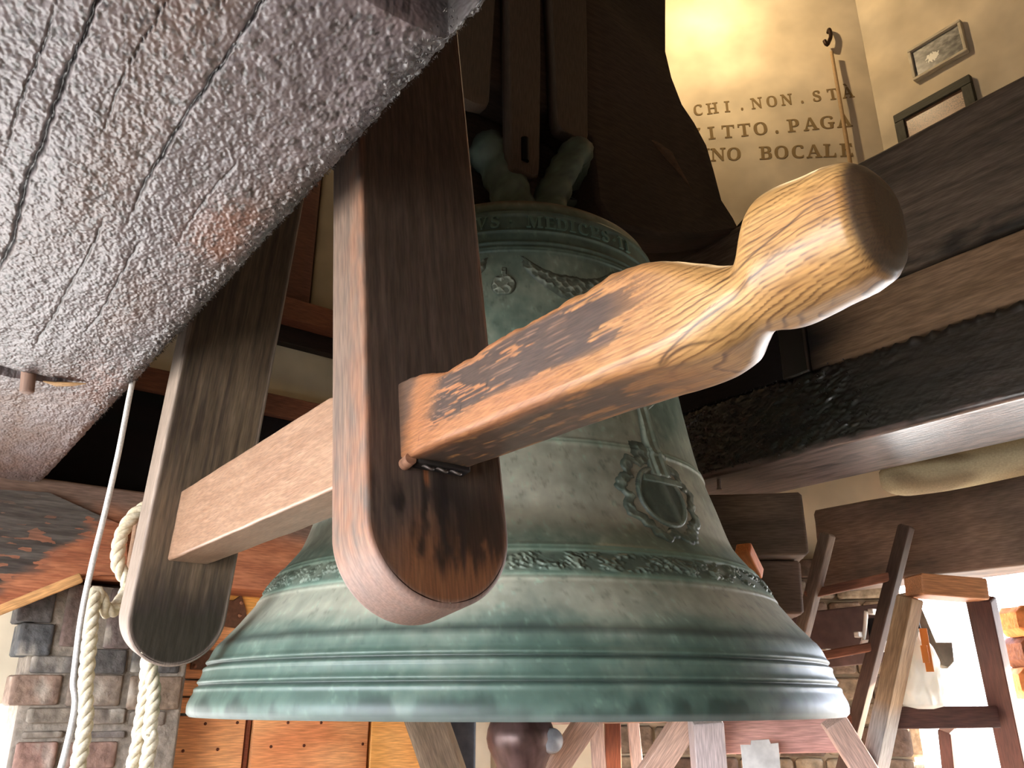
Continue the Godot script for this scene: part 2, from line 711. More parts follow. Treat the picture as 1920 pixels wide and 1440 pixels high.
	tag(put(peg, "peg", M.wood_upright, o, Transform3D(Basis(Vector3(0, 0, 1), 0.1), Vector3(0.196, 0.668, -2.125))), "round wooden peg in the joint")
	# splinter of fresh wood
	var spl := MB.new()
	var pa := PackedVector3Array([Vector3(0.225, 0.705, -2.13), Vector3(0.25, 0.70, -2.118), Vector3(0.28, 0.703, -2.105), Vector3(0.31, 0.708, -2.095)])
	tube(spl, pa, PackedFloat32Array([0.004, 0.0135, 0.012, 0.003]), 8, plain(lin(190, 150, 105), 0.3, 60.0), 0.4)
	tag(put(spl, "splinter", M.wood, o), "pale torn wood splinter")
	# lint and dust fibres along the edge
	var lint := MB.new()
	for k in 2000:
		var z: float = -0.6 * pow(2.45 / 0.6, rng.randf())
		var ang := rng.randf_range(-0.25, 1.35)
		var b := Vector3(xe - r + sin(ang) * (r + 0.002), yb + r - cos(ang) * (r + 0.002), z)
		var l := rng.randf_range(0.003, 0.009) * (0.25 - z * 0.32)
		var dir := Vector3(sin(ang) + rng.randf_range(-0.8, 0.8), -cos(ang) * 0.8 + rng.randf_range(-0.8, 0.5), rng.randf_range(-0.9, 0.9)).normalized()
		var side := dir.cross(Vector3(rng.randf_range(-1, 1), rng.randf_range(-1, 1), rng.randf_range(-1, 1))).normalized() * l * 0.16
		var at := lint.v.size()
		var col := lin(140, 134, 130) if rng.randf() < 0.4 else lin(84, 78, 75)
		var nrm := dir.cross(side).normalized()
		var pts := [b - side, b + side, b + dir * l, b + nrm * l * 0.15]
		for q in pts:
			lint.v.append(q)
			lint.n.append(((q as Vector3) - b + nrm * 0.001).normalized())
			lint.c.append(col)
		lint.i.append_array([at, at + 2, at + 1, at, at + 3, at + 2, at + 1, at + 2, at + 3])
	tag(put(lint, "dust_lint", M.rope, o), "", "", "", "stuff")


# ---------------------------------------------------------------- right frame timbers
func rough_face_timber(z0: float, z1: float, x0: float, x1: float, y0: float, y1: float, seg: int, ny: int, nx: int, bev: float, shape: Callable, colf: Callable) -> MB:
	# a timber along z whose skin can be roughened: shape(p) moves a point outward
	var m := MB.new()
	var ring := rrect(x0, x1, y0, y1, bev, nx, ny, 4)
	var nu := ring.size()
	var p := PackedVector3Array()
	var c := PackedColorArray()
	var mid := Vector2((x0 + x1) / 2, (y0 + y1) / 2)
	for j in seg + 1:
		var z := lerpf(z0, z1, float(j) / seg)
		for q in ring:
			var v := Vector3(q.x, q.y, z)
			var d: float = shape.call(v)
			var nrm := Vector2(ss(0.0, bev * 2.0, q.x - x1 + bev * 2.0) - ss(0.0, bev * 2.0, x0 + bev * 2.0 - q.x), ss(0.0, bev * 2.0, q.y - y1 + bev * 2.0) - ss(0.0, bev * 2.0, y0 + bev * 2.0 - q.y))
			v += Vector3(nrm.x, nrm.y, 0) * d
			p.append(v)
			c.append(colf.call(v))
	grid(m, p, c, nu, seg + 1, true)
	cap(m, p.slice(0, nu), c.slice(0, nu), Vector3(0, 0, signf(z0 - z1)))
	cap(m, p.slice(p.size() - nu), c.slice(p.size() - nu), Vector3(0, 0, signf(z1 - z0)))
	return m


func right_timbers() -> void:
	var grime := func(v: Vector3) -> float:
		return ss(-1.15, -1.75, v.z + 0.1 * nb.get_noise_2d(v.y * 5.0, v.z * 5.0))
	# lowest, black and greasy
	var black_shape := func(v: Vector3) -> float:
		var g: float = grime.call(v)
		return ss(0.85, 0.87, v.y) * (0.0012 + 0.006 * g) * na.get_noise_3d(v.x * 26.0, v.y * 26.0, v.z * 22.0) + 0.005 * g * maxf(0.0, nb.get_noise_3d(v.x * 90.0, v.y * 90.0, v.z * 90.0)) * ss(0.85, 0.87, v.y) + 0.012 * ss(1.10, 1.14, v.y) * na.get_noise_2d(v.z * 30.0, 2.0)
	var black_col := func(v: Vector3) -> Color:
		var t := na.get_noise_3d(v.x * 20.0, v.y * 20.0, v.z * 3.0)
		var col := lin(40, 36, 33).lerp(lin(62, 54, 48), clampf(0.4 + t, 0.0, 1.0))
		if v.y < 0.86:
			var s := na.get_noise_3d(v.x * 40.0, 1.0, v.z * 4.0)
			col = lin(120, 100, 94).lerp(lin(58, 48, 45), clampf(0.4 + s * 2.4 + 0.6 * nb.get_noise_3d(v.x * 160.0, 1.0, v.z * 14.0), 0.0, 1.0))
		col = col.lerp(lin(24, 22, 20), grime.call(v) * (0.8 if v.y > 0.87 else 0.2))
		return col
	var o := thing("black_frame_beam", "black greasy beam with glossy grey-brown underside, lowest timber to the right of the bell", "beam")
	put(rough_face_timber(-0.25, -3.0, 2.6, 3.05, 0.838, 1.136, 240, 60, 60, 0.016, black_shape, black_col), "timber_body", M.tar_beam, o)
	var nail := MB.new()
	tube(nail, PackedVector3Array([Vector3(2.66, 0.86, -2.12), Vector3(2.65, 0.80, -2.115), Vector3(2.65, 0.795, -2.115)]), PackedFloat32Array([0.008, 0.008, 0.014]), 10, plain(lin(190, 175, 165)))
	tag(put(nail, "bolt", M.iron, o), "pale bolt under the beam")
	# grease drips and crumbs on the black face
	var crumbs := MB.new()
	for k in 1200:
		var z := -1.35 - 1.0 * sqrt(rng.randf())
		var y := rng.randf_range(0.85, 1.14)
		var b := Vector3(2.596 - rng.randf() * 0.012, y, z)
		var l := rng.randf_range(0.002, 0.0065)
		var at := crumbs.v.size()
		for d in [Vector3(-1, 0.1, 0), Vector3(0.4, 1, 0.2), Vector3(0.4, -0.8, 0.7), Vector3(0.4, -0.3, -1)]:
			var q := (d as Vector3) * l * rng.randf_range(0.5, 1.0)
			crumbs.v.append(b + q)
			crumbs.n.append(q.normalized())
			crumbs.c.append(lin(40, 36, 34))
		crumbs.i.append_array([at, at + 1, at + 2, at, at + 2, at + 3, at, at + 3, at + 1, at + 1, at + 3, at + 2])
	tag(put(crumbs, "grease_crumbs", M.tar_beam, o), "", "", "", "stuff")
	# brown board above it
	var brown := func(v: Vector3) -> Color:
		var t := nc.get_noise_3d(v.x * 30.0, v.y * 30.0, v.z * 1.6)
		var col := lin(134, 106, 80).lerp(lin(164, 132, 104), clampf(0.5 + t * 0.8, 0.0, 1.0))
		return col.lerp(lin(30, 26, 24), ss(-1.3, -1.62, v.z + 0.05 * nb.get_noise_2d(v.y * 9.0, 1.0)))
	var flat := func(v: Vector3) -> float:
		return 0.004 * na.get_noise_3d(v.x * 14.0, v.y * 14.0, v.z * 2.0)
	var ob := thing("brown_frame_board", "plain brown board lying along the top of the black greasy beam", "board")
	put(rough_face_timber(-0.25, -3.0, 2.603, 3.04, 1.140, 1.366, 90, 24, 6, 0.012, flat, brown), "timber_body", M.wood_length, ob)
	# dark beam at the top
	var darkc := func(v: Vector3) -> Color:
		var t := nc.get_noise_3d(v.x * 30.0, v.y * 34.0, v.z * 1.4)
		var col := lin(98, 86, 74).lerp(lin(130, 112, 96), clampf(0.45 + t * 0.9, 0.0, 1.0))
		return col.lerp(lin(42, 40, 38), ss(1.5, 1.40, v.y + 0.04 * na.get_noise_2d(v.z * 5.0, v.y * 9.0)) * clampf(0.5 + 1.4 * na.get_noise_3d(9.0, v.y * 14.0, v.z * 6.0), 0.0, 1.0))
	var dsh := func(v: Vector3) -> float:
		return 0.005 * na.get_noise_3d(v.x * 10.0, v.y * 16.0, v.z * 1.6) + 0.008 * ss(1.5, 1.4, v.y) * na.get_noise_3d(v.x * 50.0, v.y * 50.0, v.z * 40.0)
	var od := thing("dark_frame_beam", "dark weathered top beam right of the bell, below the two framed pictures", "beam")
	put(rough_face_timber(-0.1, -3.0, 2.585, 3.05, 1.37, 1.866, 120, 40, 6, 0.014, dsh, darkc), "timber_body", M.wood_length, od)
	# bearing housing of the axle
	var bb := thing("axle_bearing", "black iron axle bearing sitting on the dark beam beside the headstock foot", "bearing")
	var bm := extrude(PackedVector2Array([Vector2(-0.17, 0), Vector2(0.17, 0), Vector2(0.16, 0.05), Vector2(0.10, 0.10), Vector2(0.05, 0.125), Vector2(-0.05, 0.125), Vector2(-0.10, 0.10), Vector2(-0.16, 0.05)]), 0.2, 0.012, plain(lin(30, 30, 30)))
	put(bm, "housing", M.iron, bb, Transform3D(Basis(Vector3.UP, PI / 2), Vector3(2.82, 1.868, -1.86)))
	var ax := MB.new()
	tube(ax, PackedVector3Array([Vector3(2.45, 1.95, -2.06), Vector3(2.95, 1.95, -2.06)]), PackedFloat32Array([0.05]), 20, plain(lin(46, 44, 42)))
	put(ax, "axle_pin", M.iron, bb)
	# iron guide strap hanging over the brown board
	var gs := thing("guide_strap", "narrow black upright strap on the brown board under the lever handle", "strap")
	block("strap_plate", Vector3(2.575, 1.13, -1.715), Vector3(2.60, 1.86, -1.60), plain(lin(34, 31, 29), 0.6, 30.0), M.tar_beam, gs, 0.006, 6, 0.004)


# ---------------------------------------------------------------- headstock
func headstock() -> void:
	var o := thing("bell_headstock", "massive dark wooden headstock with flared foot holding the bell, planks strapped upright on its face", "headstock")
	var right := [Vector2(1.05, 1.868), Vector2(1.03, 1.93), Vector2(0.965, 1.99), Vector2(0.935, 2.12), Vector2(0.90, 2.24), Vector2(0.83, 2.33), Vector2(0.76, 2.39), Vector2(0.71, 2.50), Vector2(0.685, 2.62), Vector2(0.70, 2.78), Vector2(0.715, 2.93), Vector2(0.73, 3.15)]
	var ol := PackedVector2Array()
	ol.append(Vector2(-0.55, 1.66))
	ol.append(Vector2(-0.25, 1.60))
	ol.append(Vector2(0.25, 1.60))
	ol.append(Vector2(0.55, 1.66))
	ol.append(Vector2(0.80, 1.75))
	for q in right:
		ol.append(q)
	for k in range(right.size() - 1, -1, -1):
		ol.append(Vector2(-right[k].x, right[k].y))
	ol.append(Vector2(-0.80, 1.75))
	var col := wood(lin(66, 58, 50), lin(96, 84, 72), 3.0, 0, 0.6)
	put(extrude(ol, 0.24, 0.02, col), "stock_body", M.wood_old, o, Transform3D(Basis(), Vector3(BELL.x, 0, -2.17)))
	var cheek := PackedVector2Array([Vector2(-0.55, 1.66), Vector2(-0.46, 1.70), Vector2(-0.44, 1.90), Vector2(-0.40, 1.96), Vector2(0.15, 1.99), Vector2(0.20, 1.95), Vector2(0.22, 1.70), Vector2(0.30, 1.62)])
	cheek.append_array(ol.slice(3))
	put(extrude(cheek, 0.18, 0.02, col), "stock_cheek", M.wood_old, o, Transform3D(Basis(), Vector3(BELL.x, 0, -1.96)))
	# the worn gouge on its right side
	var gm := MB.new()
	tube(gm, smooth_path([Vector3(2.12, 2.10, -1.870), Vector3(2.2, 2.06, -1.868), Vector3(2.26, 2.02, -1.869), Vector3(2.34, 1.96, -1.871)], 14), PackedFloat32Array([0.006, 0.016, 0.02, 0.024, 0.03, 0.032, 0.026, 0.022, 0.018, 0.016, 0.012, 0.01, 0.007, 0.003]), 10, plain(lin(120, 96, 74), 0.6, 20.0), 0.5)
	tag(put(gm, "worn_patch", M.wood_old, o), "pale worn scar on the wood")
	# upright planks on the face, some ending above the bronze loops
	var boards := [[1.02, 1.325, 1.80, 0.03], [1.345, 1.52, 1.625, 0.045], [1.54, 1.755, 1.87, 0.03], [0.70, 1.0, 1.80, 0.03]]
	for b in boards:
		var x0: float = b[0]
		var x1: float = b[1]
		var y0: float = b[2]
		var w := x1 - x0
		var q := PackedVector2Array([Vector2(x0 + w * 0.30, y0), Vector2(x1 - w * 0.32, y0), Vector2(x1 - w * 0.16, y0 + 0.015), Vector2(x1 - w * 0.12, y0 + 0.05), Vector2(x1 - w * 0.05, y0 + 0.5), Vector2(x1, 3.1), Vector2(x0, 3.1), Vector2(x0 + w * 0.10, y0 + 0.5), Vector2(x0 + w * 0.16, y0 + 0.05), Vector2(x0 + w * 0.2, y0 + 0.015)])
		put(extrude(q, 0.05, 0.008, wood(lin(76, 66, 57), lin(104, 90, 77), x0 * 9.0, 1)), "strap_plank", M.wood_upright, o, Transform3D(Basis(), Vector3(0, 0, -1.845)))
	var slot := MB.new()
	tube(slot, PackedVector3Array([Vector3(1.43, 1.67, -1.818), Vector3(1.43, 1.76, -1.818)]), PackedFloat32Array([0.014]), 10, plain(lin(18, 16, 15)))  # the slot's dark hollow drawn as a near-black rod
	tag(put(slot, "slot_shade_rod", M.iron, o), "near-black rod standing in for the dark slot in the plank end")


# ---------------------------------------------------------------- bell
var prof_h := PackedFloat32Array([-0.038, -0.030, -0.012, 0.03, 0.09, 0.135, 0.19, 0.255, 0.315, 0.405, 0.525, 0.65, 0.81, 0.955, 1.15, 1.30, 1.36, 1.405, 1.43, 1.455, 1.475, 1.49])
var prof_r := PackedFloat32Array([0.893, 0.901, 0.902, 0.884, 0.865, 0.845, 0.80, 0.752, 0.715, 0.65, 0.61, 0.570, 0.540, 0.518, 0.490, 0.474, 0.466, 0.450, 0.42, 0.34, 0.20, 0.0])


func bell_r(h: float) -> float:
	var n := prof_h.size()
	for k in range(1, n):
		if h <= prof_h[k]:
			var t := (h - prof_h[k - 1]) / (prof_h[k] - prof_h[k - 1])
			var a := prof_r[maxi(k - 2, 0)]
			var d := prof_r[mini(k + 1, n - 1)]
			if k <= 2 or k >= n - 5:
				return lerpf(prof_r[k - 1], prof_r[k], t)
			return cubic_interpolate(prof_r[k - 1], prof_r[k], a, d, t)
	return 0.0


func bump(h: float, at: float, w: float) -> float:
	var d := (h - at) / w
	return exp(-d * d)


func bell_ridge(h: float) -> float:
	var s := 0.0
	for q in [[0.045, 0.004, 0.006], [0.028, 0.004, 0.006], [0.094, 0.004, 0.006], [0.077, 0.004, 0.006], [0.252, 0.0035, 0.005], [0.263, 0.004, 0.006], [0.322, 0.005, 0.006], [0.333, 0.004, 0.005],
		[0.616, 0.005, 0.006], [0.626, 0.004, 0.004], [1.232, 0.006, 0.007], [1.250, 0.006, 0.007], [1.222, 0.004, 0.004], [1.292, 0.005, 0.005], [1.352, 0.005, 0.006], [1.362, 0.006, 0.006]]:
		s += q[1] * bump(h, q[0], q[2])
	s -= 0.005 * bump(h, 0.0365, 0.004) + 0.005 * bump(h, 0.0855, 0.004)
	s += 0.004 * ss(0.15, 0.138, h)
	return s


func bell_p(h: float, t: float, extra := 0.0) -> Vector3:
	var r := bell_r(h) + bell_ridge(h) + extra
	return Vector3(cos(t) * r, h, sin(t) * r)


func patina(v: Vector3, slope: float) -> Color:
	# slope: how far the surface turns up, where dust settles
	var t := na.get_noise_3d(v.x * 3.0, v.y * 3.5, v.z * 3.0)
	var f := na.get_noise_3d(v.x * 26.0, v.y * 20.0, v.z * 26.0)
	var g := nb.get_noise_3d(v.x * 90.0, v.y * 60.0, v.z * 90.0)
	var col := lin(94, 112, 101).lerp(lin(132, 152, 137), clampf(0.45 + 0.6 * t + 0.35 * f, 0.0, 1.0))
	var dust := clampf(slope * 1.2 + 0.45 * t + 0.2 * f, 0.0, 1.0)
	col = col.lerp(lin(196, 188, 168), dust * 0.85)
	col = col.lerp(lin(160, 192, 172), ss(0.38, 0.75, f + 0.4 * g) * 0.5)
	col = col.lerp(lin(50, 62, 56), ss(0.3, 0.7, nb.get_noise_3d(v.x * 22.0 + 5.0, v.y * 22.0, v.z * 22.0) * 0.6 + g * 0.35) * 0.35)
	return col


func bell() -> void:
	var o := thing("bronze_bell", "large green patinated bronze bell with moulded rings hanging under the dark headstock", "bell", "", BELL)
	var hs: Array[float] = []
	var h := -0.038
	while h < 1.425:
		hs.append(h)
		var step := 0.0075
		for q in [0.036, 0.085, 0.257, 0.328, 0.62, 1.236, 1.292, 1.357]:
			if absf(h - q) < 0.024:
				step = 0.0022
		if h > 0.26 and h < 0.32:
			step = 0.003
		h += step
	for q in [1.43, 1.437, 1.445, 1.455, 1.465, 1.475, 1.4899]:
		hs.append(q)
	var ts: Array[float] = []
	for k in 90:
		ts.append(deg_to_rad(230.0 + 155.0 * k / 90.0))
	for k in 620:
		ts.append(deg_to_rad(25.0 + 205.0 * k / 620.0))
	var nu := ts.size()
	var p := PackedVector3Array()
	var c := PackedColorArray()
	for hh in hs:
		var r0 := bell_r(hh)
		var slope := clampf((bell_r(hh - 0.03) - bell_r(hh + 0.03)) / 0.06, 0.0, 1.5) if hh > 0.0 else 0.0
		var s := 0.0
		s += 0.5 * ss(0.14, 0.2, hh) * ss(0.27, 0.25, hh)
		s += 0.55 * ss(0.34, 0.42, hh) * ss(0.85, 0.5, hh)
		s += 1.0 * ss(1.40, 1.44, hh)
		var rim := ss(-0.022, -0.03, hh)
		for k in nu:
			var t := ts[k]
			var e := 0.0
			var wv := Vector3(cos(t) * r0, hh, sin(t) * r0)
			var leaf := 0.0
			if hh > 0.268 and hh < 0.318:
				var u := t * 34.0
				var vv := (hh - 0.293) / 0.025
				var cyc := sin(u * 1.0 + 2.0 * sin(u * 0.37)) * cos(vv * 2.4 + 1.3 * sin(u * 0.5))
				leaf = ss(-0.1, 0.7, cyc + 0.7 * nb.get_noise_2d(u * 1.6, vv * 2.2)) * ss(1.0, 0.7, absf(vv))
				e += 0.0075 * leaf
			var tdrip := na.get_noise_3d(wv.x * 7.0, wv.y * 1.6, wv.z * 7.0)
			e += 0.0012 * tdrip
			p.append(bell_p(hh, t, e))
			var col := patina(wv, s)
			if hh > 0.268 and hh < 0.318:
				col = col.lerp(lin(52, 60, 52), (1.0 - leaf) * 0.35)
			# dark band at the foot of the sound bow, darker drips at the lip
			col = col.lerp(lin(44, 54, 50), bump(hh, 0.138 + 0.004 * tdrip, 0.011) * 0.75)
			col = col.lerp(lin(50, 76, 66), 0.65 * ss(0.13, 0.11, hh))
			col = col.lerp(lin(36, 52, 46), ss(0.0, 0.35, tdrip + 0.6 * ss(0.03, -0.03, hh) - 0.25) * ss(0.03, 0.0, hh) * 0.75)
			# dark rings in the grooves
			col = col.lerp(lin(34, 44, 40), 0.75 * (bump(hh, 0.0365, 0.004) + bump(hh, 0.0855, 0.004)))
			col = col.lerp(lin(126, 168, 150), 0.35 * (bump(hh, 0.262, 0.008) + bump(hh, 0.326, 0.01) + bump(hh, 0.62, 0.008)))
			# crown
			col = col.lerp(lin(60, 86, 76), ss(1.2, 1.23, hh) * ss(1.40, 1.37, hh) * 0.6)
			col = col.lerp(lin(128, 106, 74), ss(1.38, 1.42, hh) * 0.7)
			col = col.lerp(lin(120, 128, 122), rim * 0.6)
			c.append(col)
	# inside of the bell
	for q in [[-0.036, 0.875], [-0.02, 0.84], [0.1, 0.78], [0.3, 0.66], [0.6, 0.52], [1.0, 0.46], [1.36, 0.42], [1.40, 0.2], [1.41, 0.001]]:
		pass
	var m := MB.new()
	grid(m, p, c, nu, hs.size(), true)
	put(m, "bell_body", M.bronze, o)
	var inner := MB.new()
	lathe(inner, PackedVector2Array([Vector2(0.893, -0.038), Vector2(0.872, -0.036), Vector2(0.84, -0.01), Vector2(0.78, 0.1), Vector2(0.66, 0.3), Vector2(0.53, 0.6), Vector2(0.46, 1.0), Vector2(0.42, 1.36), Vector2(0.2, 1.41), Vector2(0.001, 1.415)]), 120, plain(lin(70, 74, 70), 0.3, 10.0))
	for k in inner.n.size():
		inner.n[k] = -inner.n[k]
	for k in range(0, inner.i.size(), 3):
		var w := inner.i[k]
		inner.i[k] = inner.i[k + 1]
		inner.i[k + 1] = w
	put(inner, "bell_interior", M.bronze, o)
	# raised letters on the shoulder band
	var font := SystemFont.new()
	font.font_names = PackedStringArray(["Droid Serif"])
	font.font_weight = 700
	var letters := [["V", 140.0], ["S", 135.0], ["·", 129.5], ["M", 121.0], ["E", 115.2], ["D", 110.6], ["I", 106.6], ["C", 102.4], ["E", 97.2], ["S", 92.4], ["·", 88.0], ["I", 84.5], ["I", 80.5]]
	for q in letters:
		var tm := TextMesh.new()
		tm.text = q[0]
		tm.font = font
		tm.font_size = 32
		tm.pixel_size = 0.0017
		tm.depth = 0.009
		var t := deg_to_rad(q[1])
		var nrm := Vector3(cos(t), 0.1, sin(t)).normalized()
		var xa := Vector3(sin(t), 0, -cos(t))
		var mm: StandardMaterial3D = mat("letter_bronze", 0.5, 0.5, null, Vector3.ONE, null, 0.0, Color(0.36, 0.46, 0.41)) if not M.has("letter_bronze") else M.letter_bronze
		mm.vertex_color_use_as_albedo = false
		put_mesh(tm, "raised_letter", mm, o, Transform3D(Basis(xa, nrm.cross(xa), nrm), bell_p(1.322, t, 0.002)))
	# reliefs
	relief(o, "garland_swag", 108.0, 1.13, 0.145, 0.062, 0)
	relief(o, "garland_swag", 155.0, 1.13, 0.145, 0.062, 0)
	relief(o, "tassel", 131.6, 1.115, 0.042, 0.050, 1)
	relief(o, "coat_of_arms", 90.5, 0.49, 0.165, 0.14, 2)
	relief(o, "saint_figure", 88.5, 0.70, 0.075, 0.17, 3)
	# canons: bronze loops that hold the bell in the headstock
	# (towards the eye, to the right, height)
	var loops := [[[[0.22, 0.0, 1.45], [0.22, -0.01, 1.56], [0.23, -0.06, 1.67], [0.22, -0.095, 1.755], [0.13, -0.105, 1.81], [0.0, -0.10, 1.82]], 0.078],
		[[[0.2, 0.10, 1.45], [0.2, 0.115, 1.58], [0.2, 0.165, 1.70], [0.18, 0.205, 1.785], [0.09, 0.21, 1.83], [-0.04, 0.2, 1.84]], 0.07],
		[[[-0.2, -0.1, 1.45], [-0.2, -0.12, 1.6], [-0.2, -0.17, 1.7], [-0.1, -0.2, 1.8]], 0.07], [[[-0.2, 0.1, 1.45], [-0.2, 0.12, 1.6], [-0.2, 0.17, 1.7], [-0.1, 0.2, 1.8]], 0.07]]
	for q in loops:
		var pts := []
		for e in q[0]:
			pts.append(Vector3(-0.604 * e[0] + 0.797 * e[1], e[2], 0.797 * e[0] + 0.604 * e[1]))
		var path := smooth_path(pts, 36)
		var rad := PackedFloat32Array()
		for k in 37:
			rad.append(q[1] * (1.12 - 0.25 * sin(PI * k / 36.0)) * (1.0 + 0.10 * nb.get_noise_2d(k * 0.22, pts[0].x * 30.0)))
		var lm := MB.new()
		tube(lm, path, rad, 24, func(v: Vector3) -> Color: return patina(v * 3.0, -0.2).darkened(0.35), 0.8)
		for k in lm.v.size():
			lm.v[k] += lm.n[k] * 0.008 * na.get_noise_3d(lm.v[k].x * 24.0, lm.v[k].y * 24.0, lm.v[k].z * 24.0)
		put(lm, "bell_canon", M.bronze, o)


# a raised piece of casting laid on the bell's skin; wide and tall are half sizes in metres
func relief(o: Node3D, called: String, deg: float, hc: float, wide: float, tall: float, form: int) -> void:
	var n := 130
	var nv := int(n * clampf(tall / wide, 0.6, 1.6))
	var t0 := deg_to_rad(deg)
	var r := bell_r(hc)
	var m := MB.new()
	var p := PackedVector3Array()
	var c := PackedColorArray()
	var keep := PackedByteArray()
	for j in nv:
		var v := lerpf(1.15, -1.15, float(j) / (nv - 1))
		for i in n:
			var u := lerpf(-1.15, 1.15, float(i) / (n - 1))
			var e := 0.0
			var px := u * wide
			var py := v * tall
			var knob := maxf(0.0, 0.55 + 0.9 * ncell.get_noise_2d(px * 62.0, py * 62.0)) if form != 3 else 0.0
			if form == 0:  # a swag of leaves and fruit, hung from both ends
				var mid := 0.8 - 1.25 * (1.0 - u * u)
				var band := ss(0.34 * (1.3 - absf(u)) + 0.12, 0.16, absf(v - mid) * 0.62) * ss(1.06, 0.95, absf(u))
				e = band * (0.006 + 0.014 * knob)
				e = maxf(e, 0.006 * ss(0.05, 0.02, absf(v - (0.95 - 1.65 * (1.0 - u * u)))) * ss(1.1, 1.0, absf(u)))
			elif form == 1:
				var w := maxf(0.92 * sqrt(maxf(0.0, 1.0 - pow((v + 0.28) / 0.72, 2.0))), 0.2 * ss(1.0, 0.9, v) * ss(0.0, 0.3, v)) + 0.001
				e = ss(w, w * 0.7, absf(u)) * ss(1.0, 0.85, absf(v)) * (0.007 + 0.014 * knob)
			elif form == 2:  # shield in a wreath
				var rr := sqrt(u * u * 1.15 + v * v)
				var a := atan2(v, u)
				var lobed := 0.92 + 0.07 * sin(a * 9.0) + 0.05 * nb.get_noise_2d(a * 4.0, 3.0)
				var ring := ss(0.13, 0.06, absf(rr - lobed * 0.86))
				var inner := ss(0.06, 0.03, absf(sqrt(u * u * 1.7 + v * v * 1.25) - 0.62))
				e = maxf(ring * (0.006 + 0.008 * knob), inner * 0.008)
				e = maxf(e, ss(0.66, 0.60, sqrt(u * u * 1.7 + v * v * 1.25)) * (0.003 + 0.003 * maxf(0.0, sin(u * 14.0 + v * 3.0)) * ss(0.4, 0.2, absf(u))))
				e = maxf(e, ss(0.5, 0.2, absf(u)) * ss(0.70, 0.85, v) * ss(1.15, 1.0, v) * (0.006 + 0.012 * knob))
			else:  # a standing figure in long robes on a foot
				var body := 0.30 + 0.22 * ss(0.4, -0.8, v) + 0.12 * ss(0.25, 0.45, v) * ss(0.68, 0.5, v)
				var fold := 0.006 * maxf(0.0, sin(u * 16.0 + 2.2 * v))
				e = ss(body, body * 0.75, absf(u)) * ss(-0.92, -0.86, v) * ss(0.66, 0.60, v) * (0.010 + fold)
				e = maxf(e, 0.017 * ss(0.17, 0.08, sqrt(u * u * 0.22 + (v - 0.78) * (v - 0.78))))
				e = maxf(e, 0.009 * ss(0.95, 0.85, absf(u)) * ss(0.07, 0.05, absf(v + 0.95)))
				e = maxf(e, 0.010 * ss(0.09, 0.05, absf(v - 0.30 - 0.3 * absf(u))) * ss(0.85, 0.75, absf(u)))
			keep.append(1 if e > 0.0015 else 0)
			var hh := hc + py
			var t := t0 - px / r
			p.append(bell_p(hh, t, e - 0.0008))
			c.append(patina(Vector3(cos(t) * r, hh, sin(t) * r), 0.12).lerp(lin(44, 58, 50), 0.75 * ss(0.011, 0.003, e)))
	var nn := grid_normals(p, n, nv, false, 1)
	var out := nn[(nv / 2) * n + n / 2].dot(Vector3(cos(t0), 0, sin(t0)))
	var sgn := 1.0 if out > 0.0 else -1.0
	m.v = p
	m.c = c
	for k in p.size():
		m.n.append(nn[k] * sgn)
	for j in nv - 1:
		for i in n - 1:
			var a := j * n + i
			if keep[a] + keep[a + 1] + keep[a + n] + keep[a + n + 1] >= 1:
				if sgn > 0.0:
					m.i.append_array([a, a + n + 1, a + 1, a, a + n, a + n + 1])
				else:
					m.i.append_array([a, a + 1, a + n + 1, a, a + n + 1, a + n])
	put(m, called, M.bronze, o)


func clapper() -> void:
	var o := thing("bell_clapper", "rusty pinkish iron clapper with its round striking ball below the bell's lip", "clapper", "", Vector3(1.955, -0.33, -2.53))
	var col := func(p: Vector3) -> Color:
		var t := na.get_noise_3d(p.x * 16.0, p.y * 16.0, p.z * 16.0)
		return lin(112, 88, 84).lerp(lin(78, 56, 52), clampf(0.4 + t * 1.3, 0.0, 1.0))
	var b := MB.new()
	lathe(b, PackedVector2Array([Vector2(0.001, -0.12), Vector2(0.052, -0.118), Vector2(0.058, 0.0), Vector2(0.066, 0.06), Vector2(0.088, 0.12), Vector2(0.115, 0.175), Vector2(0.122, 0.205), Vector2(0.118, 0.235), Vector2(0.10, 0.28), Vector2(0.075, 0.34), Vector2(0.05, 0.42), Vector2(0.04, 0.55)]), 48, col)
	put(b, "striking_ball", M.clapper_iron, o)
	var s := MB.new()
	tube(s, PackedVector3Array([Vector3(0, 0.5, 0), Vector3(-0.374, 1.72, 0.467)]), PackedFloat32Array([0.04]), 20, col)
	put(s, "shaft", M.clapper_iron, o)
	var k := MB.new()
	lathe(k, PackedVector2Array([Vector2(0.042, -0.03), Vector2(0.042, 0.012), Vector2(0.034, 0.024), Vector2(0.001, 0.03)]), 24, plain(lin(170, 172, 178)))
	var dir := Vector3(-0.25, 0.05, 0.97).normalized()
	tag(put(k, "worn_boss", M.clapper_iron, o, Transform3D(Basis(dir.cross(Vector3.UP).normalized(), dir, dir.cross(Vector3.UP).normalized().cross(dir)), Vector3(0.055, 0.2, 0.10))), "bright worn boss")


